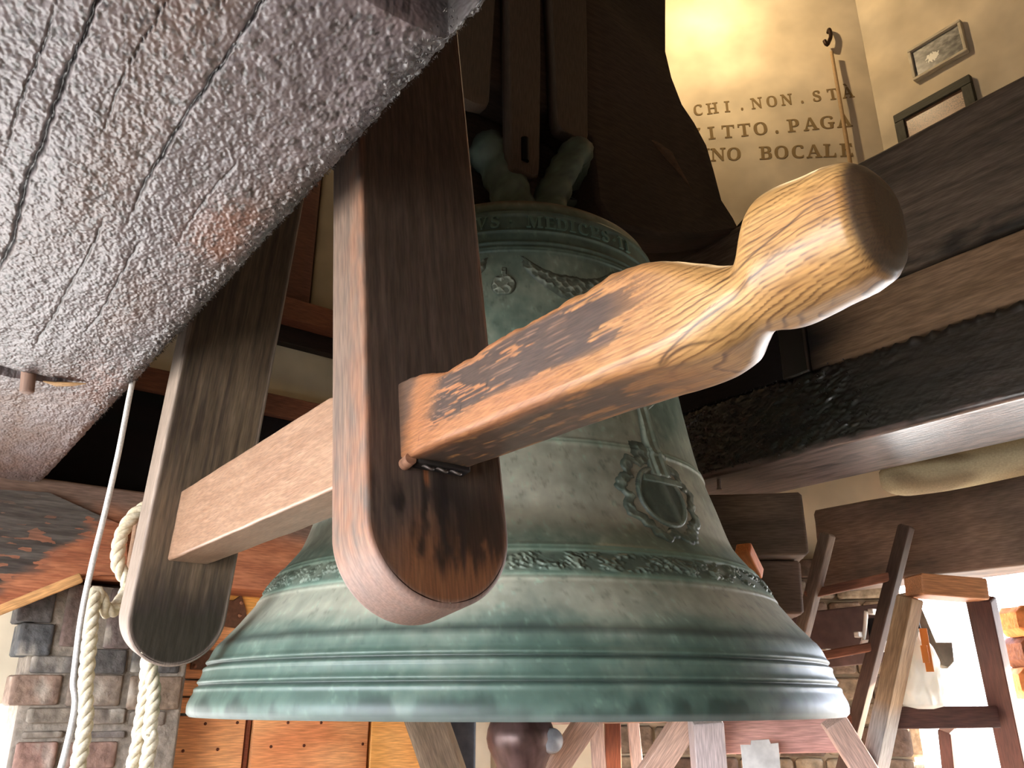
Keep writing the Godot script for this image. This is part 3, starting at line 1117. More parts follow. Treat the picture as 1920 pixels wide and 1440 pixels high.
# ---------------------------------------------------------------- the two hanging arms
func arm_mesh(len: float, w: float, thick: float, colf: Callable, nu: int, nv: int) -> MB:
	var m := MB.new()
	var rr := w / 2
	var bev := 0.006
	# rows down the right side, from the top to the very bottom
	var ys: Array[float] = []
	for k in nv:
		ys.append(lerpf(len, 0.0, float(k) / nv))
	var arc := nv / 3
	var outline: Array[Vector2] = []  # right half, top to bottom
	for y in ys:
		outline.append(Vector2(rr, y))
	for k in arc + 1:
		var t := PI * 0.5 * k / arc
		outline.append(Vector2(cos(t) * rr, -sin(t) * rr))
	var n := outline.size()
	# both faces as grids
	for side in [1.0, -1.0]:
		var p := PackedVector3Array()
		var c := PackedColorArray()
		for q in outline:
			var y: float = q.y + (bev if q.y < 0.0 else 0.0) * (-q.y / rr)
			for i in nu + 1:
				var v := Vector3(lerpf(-1.0, 1.0, float(i) / nu) * maxf(q.x - bev, 0.0), y, side * thick / 2)
				c.append(colf.call(v))
				v.z += side * (0.0009 * na.get_noise_3d(v.x * 60.0, v.y * 8.0, 1.0) + 0.0025 * na.get_noise_3d(v.x * 6.0, v.y * 3.0, 5.0))
				p.append(v)
		grid(m, p, c, nu + 1, n, false, -1 if side > 0.0 else 1)
		for k in range(m.n.size() - p.size(), m.n.size()):
			if m.n[k].z * side < 0.5:
				m.n[k] = Vector3(0, 0, side)
	# skin round the edge: left top -> bottom -> right top
	var loop: Array[Vector2] = []
	for k in n:
		loop.append(Vector2(-outline[k].x, outline[k].y))
	for k in range(n - 2, -1, -1):
		loop.append(outline[k])
	var rows: Array[Vector2] = [Vector2(bev, thick / 2)]
	for k in range(1, 5):
		var t := PI * 0.5 * k / 4.0
		rows.append(Vector2(bev - sin(t) * bev, thick / 2 - bev + cos(t) * bev))
	for k in range(1, 12):
		rows.append(Vector2(0, lerpf(thick / 2 - bev, -thick / 2 + bev, k / 12.0)))
	for k in range(4, 0, -1):
		var t := PI * 0.5 * k / 4.0
		rows.append(Vector2(bev - sin(t) * bev, -thick / 2 + bev - cos(t) * bev))
	rows.append(Vector2(bev, -thick / 2))
	var p2 := PackedVector3Array()
	var c2 := PackedColorArray()
	for q in rows:
		for s in loop:
			var v: Vector2 = s
			if s.y >= 0.0:
				v.x -= signf(s.x) * q.x
			else:
				v *= (rr - q.x) / rr
			var w3 := Vector3(v.x, v.y, q.y)
			c2.append(colf.call(w3))
			p2.append(w3)
	grid(m, p2, c2, loop.size(), rows.size(), false, 0)
	return m


func arms() -> void:
	# front arm: worn orange arrises, black stain where hands and grease reach
	var front := func(p: Vector3) -> Color:
		var g := nc.get_noise_3d(p.x * 70.0, p.y * 2.2, p.z * 70.0)
		var b := na.get_noise_3d(p.x * 9.0, p.y * 4.0, p.z * 9.0)
		var side: float = ss(0.100, 0.1085, absf(p.x)) if p.y > 0.0 else ss(0.0985, 0.1085, Vector2(p.x, p.y).length())
		var face := lin(74, 62, 54).lerp(lin(92, 76, 66), clampf(0.5 + g * 0.9, 0.0, 1.0))
		# lower end: warm brown with black stains from the lever's foot
		face = face.lerp(lin(128, 84, 54), ss(0.05, -0.08, p.y + 0.06 * b - 0.05 * p.x / 0.1))
		var st := ss(0.10, 0.02, p.y) * ss(-0.075, -0.03, p.y + 0.03 * g)
		var lobes := ss(-0.1, 0.25, na.get_noise_3d(p.x * 30.0, p.y * 9.0, 2.0) + 0.5 * ss(-0.03, 0.05, p.x) - 0.1 * absf(p.y) * 10.0)
		face = face.lerp(lin(32, 27, 25), lobes * st * 0.85)
		face = face.lerp(lin(34, 28, 26), 0.75 * ss(0.035, 0.0, absf(p.x - 0.01 + 0.012 * b)) * ss(-0.075, -0.02, p.y) * ss(0.12, 0.05, p.y))
		face = face.lerp(lin(160, 100, 62), 0.8 * ss(0.0055, 0.002, absf(p.x + 0.022 + (p.y - 0.1) * 0.05)) * ss(0.045, 0.06, p.y) * ss(0.135, 0.115, p.y))
		# the skin of the edge: grey brown above, orange worn wood along the arris and low down
		var edge := lin(108, 94, 84).lerp(lin(130, 108, 94), clampf(0.5 + g, 0.0, 1.0))
		var worn := clampf(ss(-0.02, 0.05, p.z + 0.02 * b) * 0.75 + 0.8 * ss(0.20, 0.02, p.y), 0.0, 1.0)
		edge = edge.lerp(lin(158, 108, 80), 0.75 * worn * clampf(0.55 + 1.1 * na.get_noise_3d(p.x * 40.0, p.y * 14.0, p.z * 40.0), 0.0, 1.0))
		edge = edge.lerp(lin(150, 126, 116), ss(-0.02, -0.07, p.y) * 0.7)
		return face.lerp(edge, side)
	var rear := func(p: Vector3) -> Color:
		var g := nc.get_noise_3d(p.x * 60.0, p.y * 1.8, p.z * 60.0)
		var b := na.get_noise_3d(p.x * 7.0, p.y * 3.0, p.z * 7.0)
		var side: float = ss(0.100, 0.1085, absf(p.x)) if p.y > 0.0 else ss(0.0985, 0.1085, Vector2(p.x, p.y).length())
		var face := lin(78, 66, 54).lerp(lin(116, 98, 78), clampf(0.45 + g * 0.8 + b * 0.5, 0.0, 1.0))
		face = face.lerp(lin(58, 50, 42), ss(0.16, 0.0, p.y + 0.05 * b))
		return face.lerp(lin(164, 146, 132), side)
	var spec := [
		["long dark brown pendulum plank with rounded end and worn orange edge, before the bell", front, Vector3(0.5885, 0.36, -0.955), -0.1635, 0.142, 1.78, 0.10, 300],
		["grey-brown pendulum plank with rounded foot, beside the ropes at the bell's left", rear, Vector3(0.5885, 0.31, -2.03), 0.2070, 0.132, 2.0, 0.09, 150]]
	for k in 2:
		var q: Array = spec[k]
		var o := thing("pendulum_plank", q[0], "wooden arm")
		var th: float = q[3]
		var bs := Basis(Vector3.RIGHT, th)
		# local y = 0 is the centre of the round end
		var org: Vector3 = q[2] - bs.y * float(q[4]) - bs.z * float(q[6]) / 2
		o.transform = Transform3D(bs, org)
		put(arm_mesh(q[5], 0.223, q[6], q[1], 56, q[7]), "plank", M.wood_upright, o)
		if k == 0:
			# packing under the lever: a round dowel, bent nails and a dark wedge
			var z: float = 0.05
			var d := MB.new()
			tube(d, PackedVector3Array([Vector3(-0.054, 0.075, z - 0.01), Vector3(-0.054, 0.077, z + 0.018)]), PackedFloat32Array([0.0085]), 14, plain(lin(150, 108, 84), 0.4, 90.0))
			tag(put(d, "dowel_end", M.wood, o), "round wooden dowel end")
			for s in 3:
				var x := -0.035 + s * 0.022
				var nl := MB.new()
				tube(nl, smooth_path([Vector3(x, 0.083, z - 0.004), Vector3(x + 0.004, 0.072, z + 0.014), Vector3(x + 0.012, 0.066, z + 0.020), Vector3(x + 0.016, 0.07, z + 0.016)], 10), PackedFloat32Array([0.0022]), 7, plain(lin(96, 86, 80)))
				tag(put(nl, "bent_nail", M.iron, o), "bent rusty nail")
			put(timber(0.085, 0.012, 0.03, 0.003, 6, wood(lin(30, 26, 24), lin(52, 46, 42))), "wedge", M.wood_old, o, Transform3D(Basis(), Vector3(-0.043, 0.079, z + 0.004)))


# ---------------------------------------------------------------- the lever
func lever() -> void:
	var o := thing("ringing_lever", "long oak lever through both arms, dark paint worn off, ending in a carved handle block", "lever")
	# stations: z, x left, x right, y bottom, y top, corner radius
	var st := [[-2.44, 0.542, 0.632, 0.305, 0.455, 0.012], [-2.2, 0.540, 0.634, 0.303, 0.462, 0.006], [-1.2, 0.533, 0.632, 0.303, 0.464, 0.006], [-1.02, 0.531, 0.631, 0.303, 0.42, 0.006], [-0.955, 0.530, 0.631, 0.302, 0.417, 0.006],
		[-0.90, 0.529, 0.631, 0.301, 0.411, 0.008], [-0.85, 0.528, 0.631, 0.300, 0.398, 0.009], [-0.80, 0.528, 0.631, 0.299, 0.397, 0.010], [-0.72, 0.527, 0.631, 0.298, 0.401, 0.010], [-0.60, 0.527, 0.632, 0.296, 0.401, 0.011],
		[-0.53, 0.527, 0.634, 0.293, 0.404, 0.014], [-0.495, 0.527, 0.636, 0.290, 0.402, 0.018], [-0.46, 0.528, 0.634, 0.288, 0.390, 0.024], [-0.43, 0.530, 0.626, 0.289, 0.377, 0.030], [-0.41, 0.532, 0.612, 0.294, 0.368, 0.034],
		[-0.395, 0.533, 0.604, 0.299, 0.365, 0.032], [-0.387, 0.532, 0.607, 0.300, 0.376, 0.033], [-0.380, 0.530, 0.615, 0.300, 0.394, 0.035], [-0.372, 0.528, 0.622, 0.300, 0.410, 0.038], [-0.362, 0.5275, 0.626, 0.300, 0.418, 0.042],
		[-0.345, 0.5275, 0.627, 0.301, 0.4195, 0.044], [-0.320, 0.5275, 0.627, 0.303, 0.4165, 0.045], [-0.303, 0.5275, 0.627, 0.304, 0.4150, 0.045], [-0.287, 0.5318, 0.6227, 0.3083, 0.4107, 0.041], [-0.2785, 0.5389, 0.6156, 0.3154, 0.4036, 0.034], [-0.273, 0.5485, 0.606, 0.325, 0.394, 0.026], [-0.271, 0.5595, 0.595, 0.336, 0.383, 0.017]]
	var zs: Array[float] = []
	for k in 50:
		zs.append(lerpf(-2.44, -1.0, k / 50.0))
	for k in 330:
		zs.append(lerpf(-1.0, -0.40, k / 330.0))
	for k in 61:
		zs.append(lerpf(-0.40, -0.303, k / 60.0))
	for k in 20:
		zs.append(-0.303 + 0.032 * sin(PI * 0.5 * (k + 1) / 20.0))
	var nyl := 50
	var nx := 36
	var oak := lin(192, 150, 94)
	var oak_d := lin(168, 122, 70)
	var line_c := lin(78, 44, 22)
	var paint := lin(60, 51, 48)
	var pink := lin(158, 100, 68)
	var p := PackedVector3Array()
	var c := PackedColorArray()
	var nu := 0
	for z in zs:
		var k := 0
		while k < st.size() - 2 and z > st[k + 1][0]:
			k += 1
		var t: float = clampf((z - st[k][0]) / (st[k + 1][0] - st[k][0]), 0.0, 1.0)
		var a := []
		for q in range(1, 6):
			var s0: float = st[maxi(k - 1, 0)][q]
			var s3: float = st[mini(k + 2, st.size() - 1)][q]
			a.append(cubic_interpolate(st[k][q], st[k + 1][q], s0, s3, t) if z < -0.31 and z > -1.0 else lerpf(st[k][q], st[k + 1][q], t))
		# the ring goes round in (y, x): bottom, right, top, left by rrect's order
		var ring := rrect(a[2], a[3], a[0], a[1], a[4], nyl, nx, 44)
		nu = ring.size()
		for q in ring:
			var v := Vector3(q.y, q.x, z)
			var body := ss(-0.43, -0.52, z)
			# adze marks on the top arris, light hollows
			var top := ss(0.02, 0.0, a[3] - v.y)
			v.y += top * body * ss(-1.0, -0.9, z) * 0.004 * na.get_noise_2d(z * 16.0, 3.0)
			v.y += 0.0015 * na.get_noise_3d(v.x * 8.0, v.y * 8.0, z * 6.0)
			v.x += 0.0015 * na.get_noise_3d(v.x * 8.0 + 5.0, v.y * 8.0, z * 6.0)
			# growth rings from a pith under the lever
			var wy := v.y - 0.16 - 0.16 * (z + 0.35) + 0.012 * nb.get_noise_3d(v.x * 5.0, v.y * 5.0, z * 4.0) + 0.0016 * nc.get_noise_3d(v.x * 40.0, v.y * 40.0, z * 26.0)
			var wx := (v.x - 0.60) * 0.9
			var rr := sqrt(wx * wx + wy * wy)
			var fr := rr / 0.0050
			var ri := floorf(fr)
			fr -= ri
			var ln := ss(0.52, 0.84, fr) * ss(1.0, 0.90, fr)
			ln *= clampf(0.85 + 0.9 * nb.get_noise_3d(ri * 3.7, v.x * 8.0, z * 11.0) + 0.2 * nb.get_noise_3d(v.x * 60.0, v.y * 60.0, z * 60.0), 0.0, 1.0)
			var tone := na.get_noise_3d(v.x * 12.0, v.y * 12.0, z * 5.0)
			var col := oak.lerp(oak_d, clampf(0.4 + tone * 1.1, 0.0, 1.0)).lerp(line_c, ln * 0.85)
			var head := ss(-0.52, -0.40, z)
			col = col.lerp(lin(158, 108, 70), (1.0 - head) * 0.65)
			# pores
			var pore := nb.get_noise_3d(v.x * 170.0, v.y * 170.0, z * 22.0)
			col = col.lerp(line_c, ss(0.35, 0.8, pore) * 0.22)
			# old dark paint left in the middle of the faces
			var yy: float = (v.y - a[2]) / (a[3] - a[2])
			var xx: float = (v.x - a[0]) / (a[1] - a[0])
			var streak := na.get_noise_3d(v.x * 40.0, v.y * 46.0, z * 7.0)
			var stk2 := nb.get_noise_3d(v.x * 160.0, v.y * 190.0, z * 16.0)
			var left: float = ss(0.25, 0.05, xx)
			var keep := ss(-0.45, -0.55, z) * ss(0.20, 0.36, yy + 0.08 * ss(-0.7, -0.95, z)) * ss(0.97, 0.88, yy) * ss(-0.93, -0.87, z - 0.04 * yy)
			var mask := clampf(ss(-0.12, 0.06, 1.3 * streak + 0.42 * stk2 + 0.30 * nb.get_noise_3d(v.x * 50.0, v.y * 380.0, z * 22.0) + 0.75 * keep - 0.40 + 0.2 * ss(-0.55, -0.7, z)), 0.0, 1.0) * keep * left
			col = col.lerp(paint, mask * 0.92)
			var low: float = ss(0.08, 0.0, yy) * (1.0 - left * 0.5)
			var mask2 := ss(-0.05, 0.2, streak + 0.3 * stk2 + 0.35 * ss(-0.5, -0.7, z) + 0.08) * low * ss(-0.42, -0.6, z) * ss(-1.0, -0.96, z)
			col = col.lerp(lin(78, 66, 58), mask2 * 0.92)
			# fine scratches along the grain, a few nail holes
			var scr := ss(0.45, 0.7, nb.get_noise_3d(v.x * 90.0, v.y * 420.0, z * 9.0)) * ss(-0.45, -0.6, z)
			col = col.lerp(lin(150, 112, 88), scr * 0.5)
			for g in [[0.345, -0.745, 0.0016, 0.006], [0.332, -0.80, 0.001, 0.006], [0.318, -0.90, 0.0008, 0.007], [0.365, -0.70, 0.002, 0.002]]:
				var ey: float = (v.y - g[0]) / g[3]
				var ez: float = (z - g[1] - 0.2 * (v.y - g[0])) / g[2]
				col = col.lerp(lin(24, 16, 12), 0.9 * exp(-ey * ey - ez * ez) * left)
			# orange, rubbed lower arris and bare notch by the arm
			col = col.lerp(pink, left * ss(-0.55, -0.7, z) * (1.0 - mask) * 0.55)
			var tn := ss(-0.885, -0.925, z + 0.05 * (1.0 - yy) - 0.012 * streak) * ss(-1.0, -0.96, z)
			col = col.lerp(lin(88, 74, 65), tn * 0.85)
			if z < -1.0:
				col = lin(150, 116, 92).lerp(lin(172, 138, 112), clampf(0.5 + streak, 0.0, 1.0)).lerp(lin(150, 108, 80), ss(0.2, 0.7, stk2) * 0.4)
			# long drying checks on the handle
			var chk := 0.0
			for g in [[0.338, 0.25, -0.43, -0.30], [0.318, 0.33, -0.52, -0.33], [0.300, 0.12, -0.60, -0.40], [0.352, -0.2, -0.36, -0.30]]:
				var dy: float = v.y - g[0] - (z + 0.4) * g[1] - 0.003 * nb.get_noise_2d(z * 14.0, g[0] * 70.0)
				chk = maxf(chk, exp(-dy * dy / 0.0000016) * ss(g[2] - 0.01, g[2] + 0.03, z) * ss(g[3] + 0.01, g[3] - 0.02, z) * left)
			col = col.lerp(lin(58, 34, 20), chk * 0.85)
			# end face: end grain, its shade darkened into the colour
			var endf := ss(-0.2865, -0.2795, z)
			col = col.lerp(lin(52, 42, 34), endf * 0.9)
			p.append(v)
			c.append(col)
	var nv := zs.size()
	var nn := grid_normals(p, nu, nv, true, 0)
	var cut := 0
	while zs[cut] < -0.386:
		cut += 1
	var m1 := MB.new()
	grid(m1, p, c, nu, nv, true, 0, 0, cut + 1, nn)
	cap(m1, p.slice(0, nu), c.slice(0, nu), Vector3.FORWARD)
	put(m1, "lever_shaft", M.wood_lever, o)
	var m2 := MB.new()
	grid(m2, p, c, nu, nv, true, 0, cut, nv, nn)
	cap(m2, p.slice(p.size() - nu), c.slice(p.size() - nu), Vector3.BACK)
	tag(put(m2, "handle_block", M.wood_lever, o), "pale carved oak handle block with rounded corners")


# ---------------------------------------------------------------- ropes
func laid_rope(o: Node3D, path: PackedVector3Array, rad: float, pitch: float) -> void:
	var len := 0.0
	var at := PackedFloat32Array([0.0])
	for k in range(1, path.size()):
		len += path[k].distance_to(path[k - 1])
		at.append(len)
	var up := Vector3(0.2, 0.3, 0.9)
	for s in 3:
		var fx := Vector3.ZERO
		var q := PackedVector3Array()
		for j in path.size():
			var d := (path[mini(j + 1, path.size() - 1)] - path[maxi(j - 1, 0)]).normalized()
			if j == 0:
				fx = d.cross(up).normalized()
			fx = (fx - d * fx.dot(d)).normalized()
			var fy := d.cross(fx)
			var t := TAU * s / 3.0 + TAU * at[j] / pitch
			q.append(path[j] + (fx * cos(t) + fy * sin(t)) * rad * 0.50)
		var m := MB.new()
		tube(m, q, PackedFloat32Array([rad * 0.58]), 10, func(v: Vector3) -> Color: return lin(206, 192, 162).lerp(lin(228, 218, 194), clampf(0.5 + na.get_noise_3d(v.x * 50.0, v.y * 50.0, v.z * 50.0), 0.0, 1.0)))
		put(m, "strand", M.rope, o)


func ropes() -> void:
	var r := 0.0175
	# hitch round the lever's end, one run down to the floor
	var o := thing("bell_rope", "thick cream twisted rope hitched over the lever's end behind the grey-brown plank", "rope")
	var z := -2.36
	var pts := []
	var c := Vector3(0.585, 0.382, z)
	for k in 9:
		var t := deg_to_rad(-60.0 + 300.0 * k / 8.0)
		pts.append(c + Vector3(cos(t) * 0.082, sin(t) * 0.118, 0.0 - 0.004 * k))
	pts.append(Vector3(0.50, 0.21, z + 0.01))
	pts.append(on_z(178, 1110, -2.33))
	pts.append(on_z(168, 1200, -2.32))
	pts.append(on_z(160, 1290, -2.31))
	pts.append(on_z(145, 1440, -2.29))
	pts.append(Vector3(0.42, -0.9, -2.25))
	pts.append(Vector3(0.41, FLOOR + 0.02, -2.25))
	laid_rope(o, smooth_path(pts, 420), r, 0.085)
	for s in 2:
		var o2 := thing("hanging_rope", ["left rope of the twisted pair hanging below the grey-brown plank's foot", "right, thicker-looking rope of the twisted pair hanging below the grey-brown plank's foot"][s], "rope", "rope pair under the arm")
		var dx: float = [-11.0, 8.0][s]
		var dz: float = [-0.03, 0.0][s]
		var q := [Vector3(0.60 + 0.03 * s, 0.30, -2.30 + dz), on_z(281 + dx * 0.4, 1225, -2.25 + dz), on_z(281 + dx * 0.9, 1300, -2.25 + dz), on_z(270 + dx * 1.1, 1380, -2.24 + dz), on_z(262 + dx * 1.4, 1440, -2.23 + dz), Vector3(0.50 + 0.04 * s, -0.9, -2.2 + dz), Vector3(0.49 + 0.04 * s, FLOOR + 0.02, -2.2 + dz)]
		laid_rope(o2, smooth_path(q, 330), 0.0165 if s else 0.0145, 0.08)
	var w := MB.new()
	var cp := smooth_path([on_z(262, 650, -2.05), on_z(243, 742, -2.05), on_z(222, 850, -2.05), on_z(197, 960, -2.05), on_z(173, 1057, -2.05), on_z(152, 1160, -2.05), on_z(138, 1270, -2.05), on_z(117, 1430, -2.05), Vector3(0.30, -0.9, -2.05), Vector3(0.29, FLOOR, -2.05)], 160)
	tube(w, cp, PackedFloat32Array([0.0065]), 10, plain(lin(226, 222, 216), 0.2, 80.0))
	tag(put(w, "white_cord", M.rope), "thin smooth white cord hanging down from the big beam beside the thick rope", "cord")


# ---------------------------------------------------------------- behind, left: wall timbers, door, pier
func back_timbers() -> void:
	var red := wood(lin(104, 62, 44), lin(140, 84, 58), 2.0)
	var zf := -3.3
	# long tie beam
	var tie := func(p: Vector3) -> Color:
		var t := nc.get_noise_3d(p.x * 2.0, p.y * 26.0, p.z * 26.0)
		var col := lin(176, 108, 76).lerp(lin(206, 134, 96), clampf(0.5 + t, 0.0, 1.0))
		var grey := ss(0.62, 0.40, p.x + 0.5 * p.y + 0.12 * na.get_noise_2d(p.x * 5.0, p.y * 9.0))
		grey = maxf(grey, ss(0.02, 0.10, p.y + 0.05 * na.get_noise_2d(p.x * 6.0, 3.0)) * 0.8)
		return col.lerp(lin(112, 102, 94), grey)
	var o := thing("tie_beam", "reddish-brown cross beam with grey stain along the back wall, behind ropes", "beam")
	put(timber(2.75, 0.33, 0.24, 0.012, 60, tie, 0.004, 4.0), "timber_body", M.wood_old, o, Transform3D(Basis(), Vector3(-0.3, 0.575, zf - 0.12)))
	# brace with the pale split edge, coming forward at the left
	var br := thing("wall_brace", "short red-brown brace with a pale split lower edge, left of the white cord", "brace")
	var brace_col := func(p: Vector3) -> Color:
		var t := nc.get_noise_3d(p.x * 2.4, p.y * 30.0, p.z * 26.0)
		var col := lin(160, 96, 68).lerp(lin(196, 126, 90), clampf(0.5 + t, 0.0, 1.0))
		var k := p.y - 0.39 - (p.x - 0.39) * 0.926 + 0.05 * na.get_noise_2d(p.x * 4.0, p.y * 12.0)
		return col.lerp(lin(100, 92, 86).lerp(lin(76, 68, 62), clampf(0.5 + t, 0.0, 1.0)), ss(-0.04, 0.03, k))
	var bp := PackedVector2Array()
	for q in [[-70, 915], [-70, 1176], [60, 1119], [158, 1079], [236, 1080], [236, 990], [90, 925]]:
		var v := on_z(q[0], q[1], -3.285)
		bp.append(Vector2(v.x, v.y))
	put(brace_mesh(bp, brace_col), "brace_timber", M.wood_old, br, Transform3D(Basis(), Vector3(0, 0, -3.285)))
	tag(stick("split_edge", on_z(-70, 1172, -3.25), on_z(152, 1083, -3.25), 0.034, 0.03, plain(lin(226, 170, 112), 0.4, 30.0), M.wood, br, Vector3.UP, 0.004, 20, 0.004), "pale freshly split edge")
	# dark recess above the tie beam, its shade painted as a near-black panel
	tag(block("recess_shade_panel", Vector3(-0.4, 0.74, -3.58), Vector3(2.3, 1.20, -3.5), plain(lin(22, 21, 20)), M.matt), "nearly black panel painted as the shade of a recess between cross beam and red rail on the back wall", "panel")
	var r1 := thing("wall_rail", "lower red-brown rail on the back wall just above the black recess panel", "rail")
	block("rail_timber", Vector3(-0.4, 1.20, -3.59), Vector3(2.3, 1.30, -3.47), red, M.wood_old, r1)
	var r2 := thing("wall_rail", "upper orange-brown rail on the back wall between the two arms", "rail")
	block("rail_timber", Vector3(-0.4, 1.68, -3.59), Vector3(2.3, 1.79, -3.46), red, M.wood_old, r2)
	tag(block("under_rail_shade_strip", Vector3(0.9, 1.59, -3.595), Vector3(2.3, 1.68, -3.54), wood(lin(34, 26, 22), lin(50, 38, 30)), M.wood_old), "narrow dark strip painted as the shade right under the upper rail", "board")  # dark strip stands in for the shade below the rail
	var cb := thing("wall_cupboard", "dark red-brown boarded panel high on the back wall between the arms", "panel")
	block("board", Vector3(1.0, 1.80, -3.59), Vector3(1.27, 3.0, -3.52), wood(lin(50, 33, 26), lin(68, 44, 34)), M.wood_old, cb)
	block("board", Vector3(1.275, 1.80, -3.59), Vector3(1.415, 3.0, -3.50), wood(lin(78, 44, 32), lin(94, 56, 40), 5.0), M.wood_old, cb)
	block("cream_strip", Vector3(1.43, 1.80, -3.595), Vector3(1.60, 3.0, -3.53), plain(lin(150, 134, 108)), M.plaster, cb)
	# plank door low on the back wall
	var d := Node3D.new()
	d.name = "door_1"
	add_child(d)
	tag(d, "orange plank door with iron straps, seen under the bell", "door", "", "structure")
	var orange := func(sd: float) -> Callable: return wood(lin(222, 138, 84), lin(246, 176, 116), sd)
	var rows := [[-0.62, -0.33], [-0.325, -0.055], [-0.045, 0.012], [0.018, 0.075], [0.082, 0.30], [0.306, 0.44]]
	for k in rows.size():
		var y0: float = rows[k][0]
		var y1: float = rows[k][1]
		if k < 2:
			block("plank", Vector3(0.95, y0, -3.58), Vector3(1.33, y1, -3.53), orange.call(k * 3.0), M.wood, d, 0.005, 10)
			block("plank", Vector3(1.365, y0, -3.58), Vector3(1.885, y1, -3.53), orange.call(k * 3.0 + 20.0), M.wood, d, 0.005, 10)
			block("plank", Vector3(1.90, y0, -3.58), Vector3(2.4, y1, -3.53), wood(lin(226, 150, 70), lin(244, 176, 96), k * 2.0), M.wood, d, 0.005, 10)
		else:
			block("plank", Vector3(0.95, y0, -3.585), Vector3(2.4, y1, -3.535), orange.call(k * 3.0 + 9.0) if k < 5 else wood(lin(236, 160, 70), lin(250, 186, 100)), M.wood, d, 0.004, 12)
	block("batten", Vector3(1.338, -0.62, -3.585), Vector3(1.358, -0.05, -3.545), wood(lin(120, 60, 34), lin(140, 74, 44)), M.wood, d, 0.003, 4)
	var iron := plain(lin(120, 84, 62), 0.4, 20.0)
	block("iron_strap", Vector3(1.08, 0.115, -3.535), Vector3(1.19, 0.19, -3.522), iron, M.iron, d, 0.003, 4)
	var st := extrude(PackedVector2Array([Vector2(0, 0), Vector2(0.12, -0.01), Vector2(0.15, 0.0), Vector2(0.165, 0.03), Vector2(0.155, 0.07), Vector2(0.13, 0.125), Vector2(0.10, 0.10), Vector2(0, 0.10)]), 0.012, 0.003, iron)
	put(st, "iron_strap", M.iron, d, Transform3D(Basis(), Vector3(1.12, 0.29, -3.528)))
	for q in [[318, 1358], [385, 1357], [445, 1355], [343, 1408], [408, 1405], [508, 1400], [540, 1355], [602, 1355], [570, 1398], [680, 1395]]:
		var v := on_z(q[0], q[1], -3.53)
		var nl := MB.new()
		lathe(nl, PackedVector2Array([Vector2(0.0065, -0.002), Vector2(0.006, 0.002), Vector2(0.0001, 0.0035)]), 10, plain(lin(96, 48, 26)))
		put(nl, "nail", M.iron, d, Transform3D(Basis(Vector3.RIGHT, PI / 2), v))
	for q in [[0, 1], [0, 1]]:
		pass
	for q in [[453, 1130], [450, 1154], [365, 1249]]:
		var v := on_z(q[0], q[1], -3.521)
		var nl := MB.new()
		lathe(nl, PackedVector2Array([Vector2(0.009, -0.002), Vector2(0.008, 0.004), Vector2(0.0001, 0.006)]), 10, plain(lin(150, 104, 76)))
		put(nl, "rivet", M.iron, d, Transform3D(Basis(Vector3.RIGHT, PI / 2), v))
	# brick and stone pier
	var pier := Node3D.new()
	pier.name = "wall_pier"
	add_child(pier)
	tag(pier, "", "", "", "structure")
	var zp := -3.36
	block("mortar_core", Vector3(0.485, FLOOR, -3.59), Vector3(1.02, 0.40, zp - 0.010), plain(lin(150, 138, 124), 0.4, 14.0), M.stone, pier, 0.01, 8, 0.01)
	var stones := [[30, 1108, 108, 1165, 104, 100, 98], [28, 1170, 104, 1228, 96, 96, 96], [110, 1098, 188, 1212, 118, 100, 92], [193, 1105, 262, 1215, 112, 98, 92], [266, 1120, 330, 1212, 110, 96, 88], [55, 1232, 150, 1262, 120, 114, 108], [155, 1218, 240, 1262, 92, 88, 84], [244, 1215, 342, 1262, 86, 82, 78],
		[14, 1266, 118, 1322, 146, 122, 106], [122, 1266, 232, 1324, 138, 122, 108], [236, 1268, 342, 1330, 136, 116, 98], [48, 1326, 140, 1356, 138, 126, 112], [144, 1328, 236, 1358, 132, 120, 108], [240, 1334, 312, 1362, 128, 116, 104], [40, 1370, 120, 1386, 150, 138, 124], [124, 1370, 236, 1386, 126, 116, 108], [22, 1390, 110, 1444, 156, 122, 108], [114, 1390, 222, 1444, 148, 118, 104]]
	for s in stones:
		var lo := on_z(s[0], s[3], zp)
		var hi := on_z(s[2], s[1], zp)
		var colr := lin(s[4], s[5], s[6])
		var sc := func(p: Vector3) -> Color:
			var t: float = 1.0 + 0.5 * na.get_noise_3d(p.x * 20.0 + colr.r * 90.0, p.y * 20.0, p.z * 20.0)
			return Color(colr.r * t, colr.g * t, colr.b * t).lerp(lin(196, 186, 170), 0.7 * ss(0.15, 0.5, na.get_noise_3d(p.x * 9.0 + colr.g * 70.0, p.y * 9.0, p.z * 9.0)))
		block("brick", Vector3(lo.x, lo.y, zp - 0.14 + rng.randf_range(-0.01, 0.012)), Vector3(hi.x, hi.y, zp + rng.randf_range(-0.004, 0.012)), sc, M.stone, pier, 0.006, 10, 0.008)
	for k in 5:
		var y0 := -0.33 - 0.13 * (k + 1)
		for j in 3:
			var x0 := 0.48 + 0.18 * j
			block("brick", Vector3(x0, y0, zp - 0.14), Vector3(x0 + 0.17, y0 + 0.115, zp + rng.randf_range(-0.01, 0.01)), plain(lin(150, 108, 90), 0.5, 18.0), M.stone, pier, 0.012, 8, 0.012)


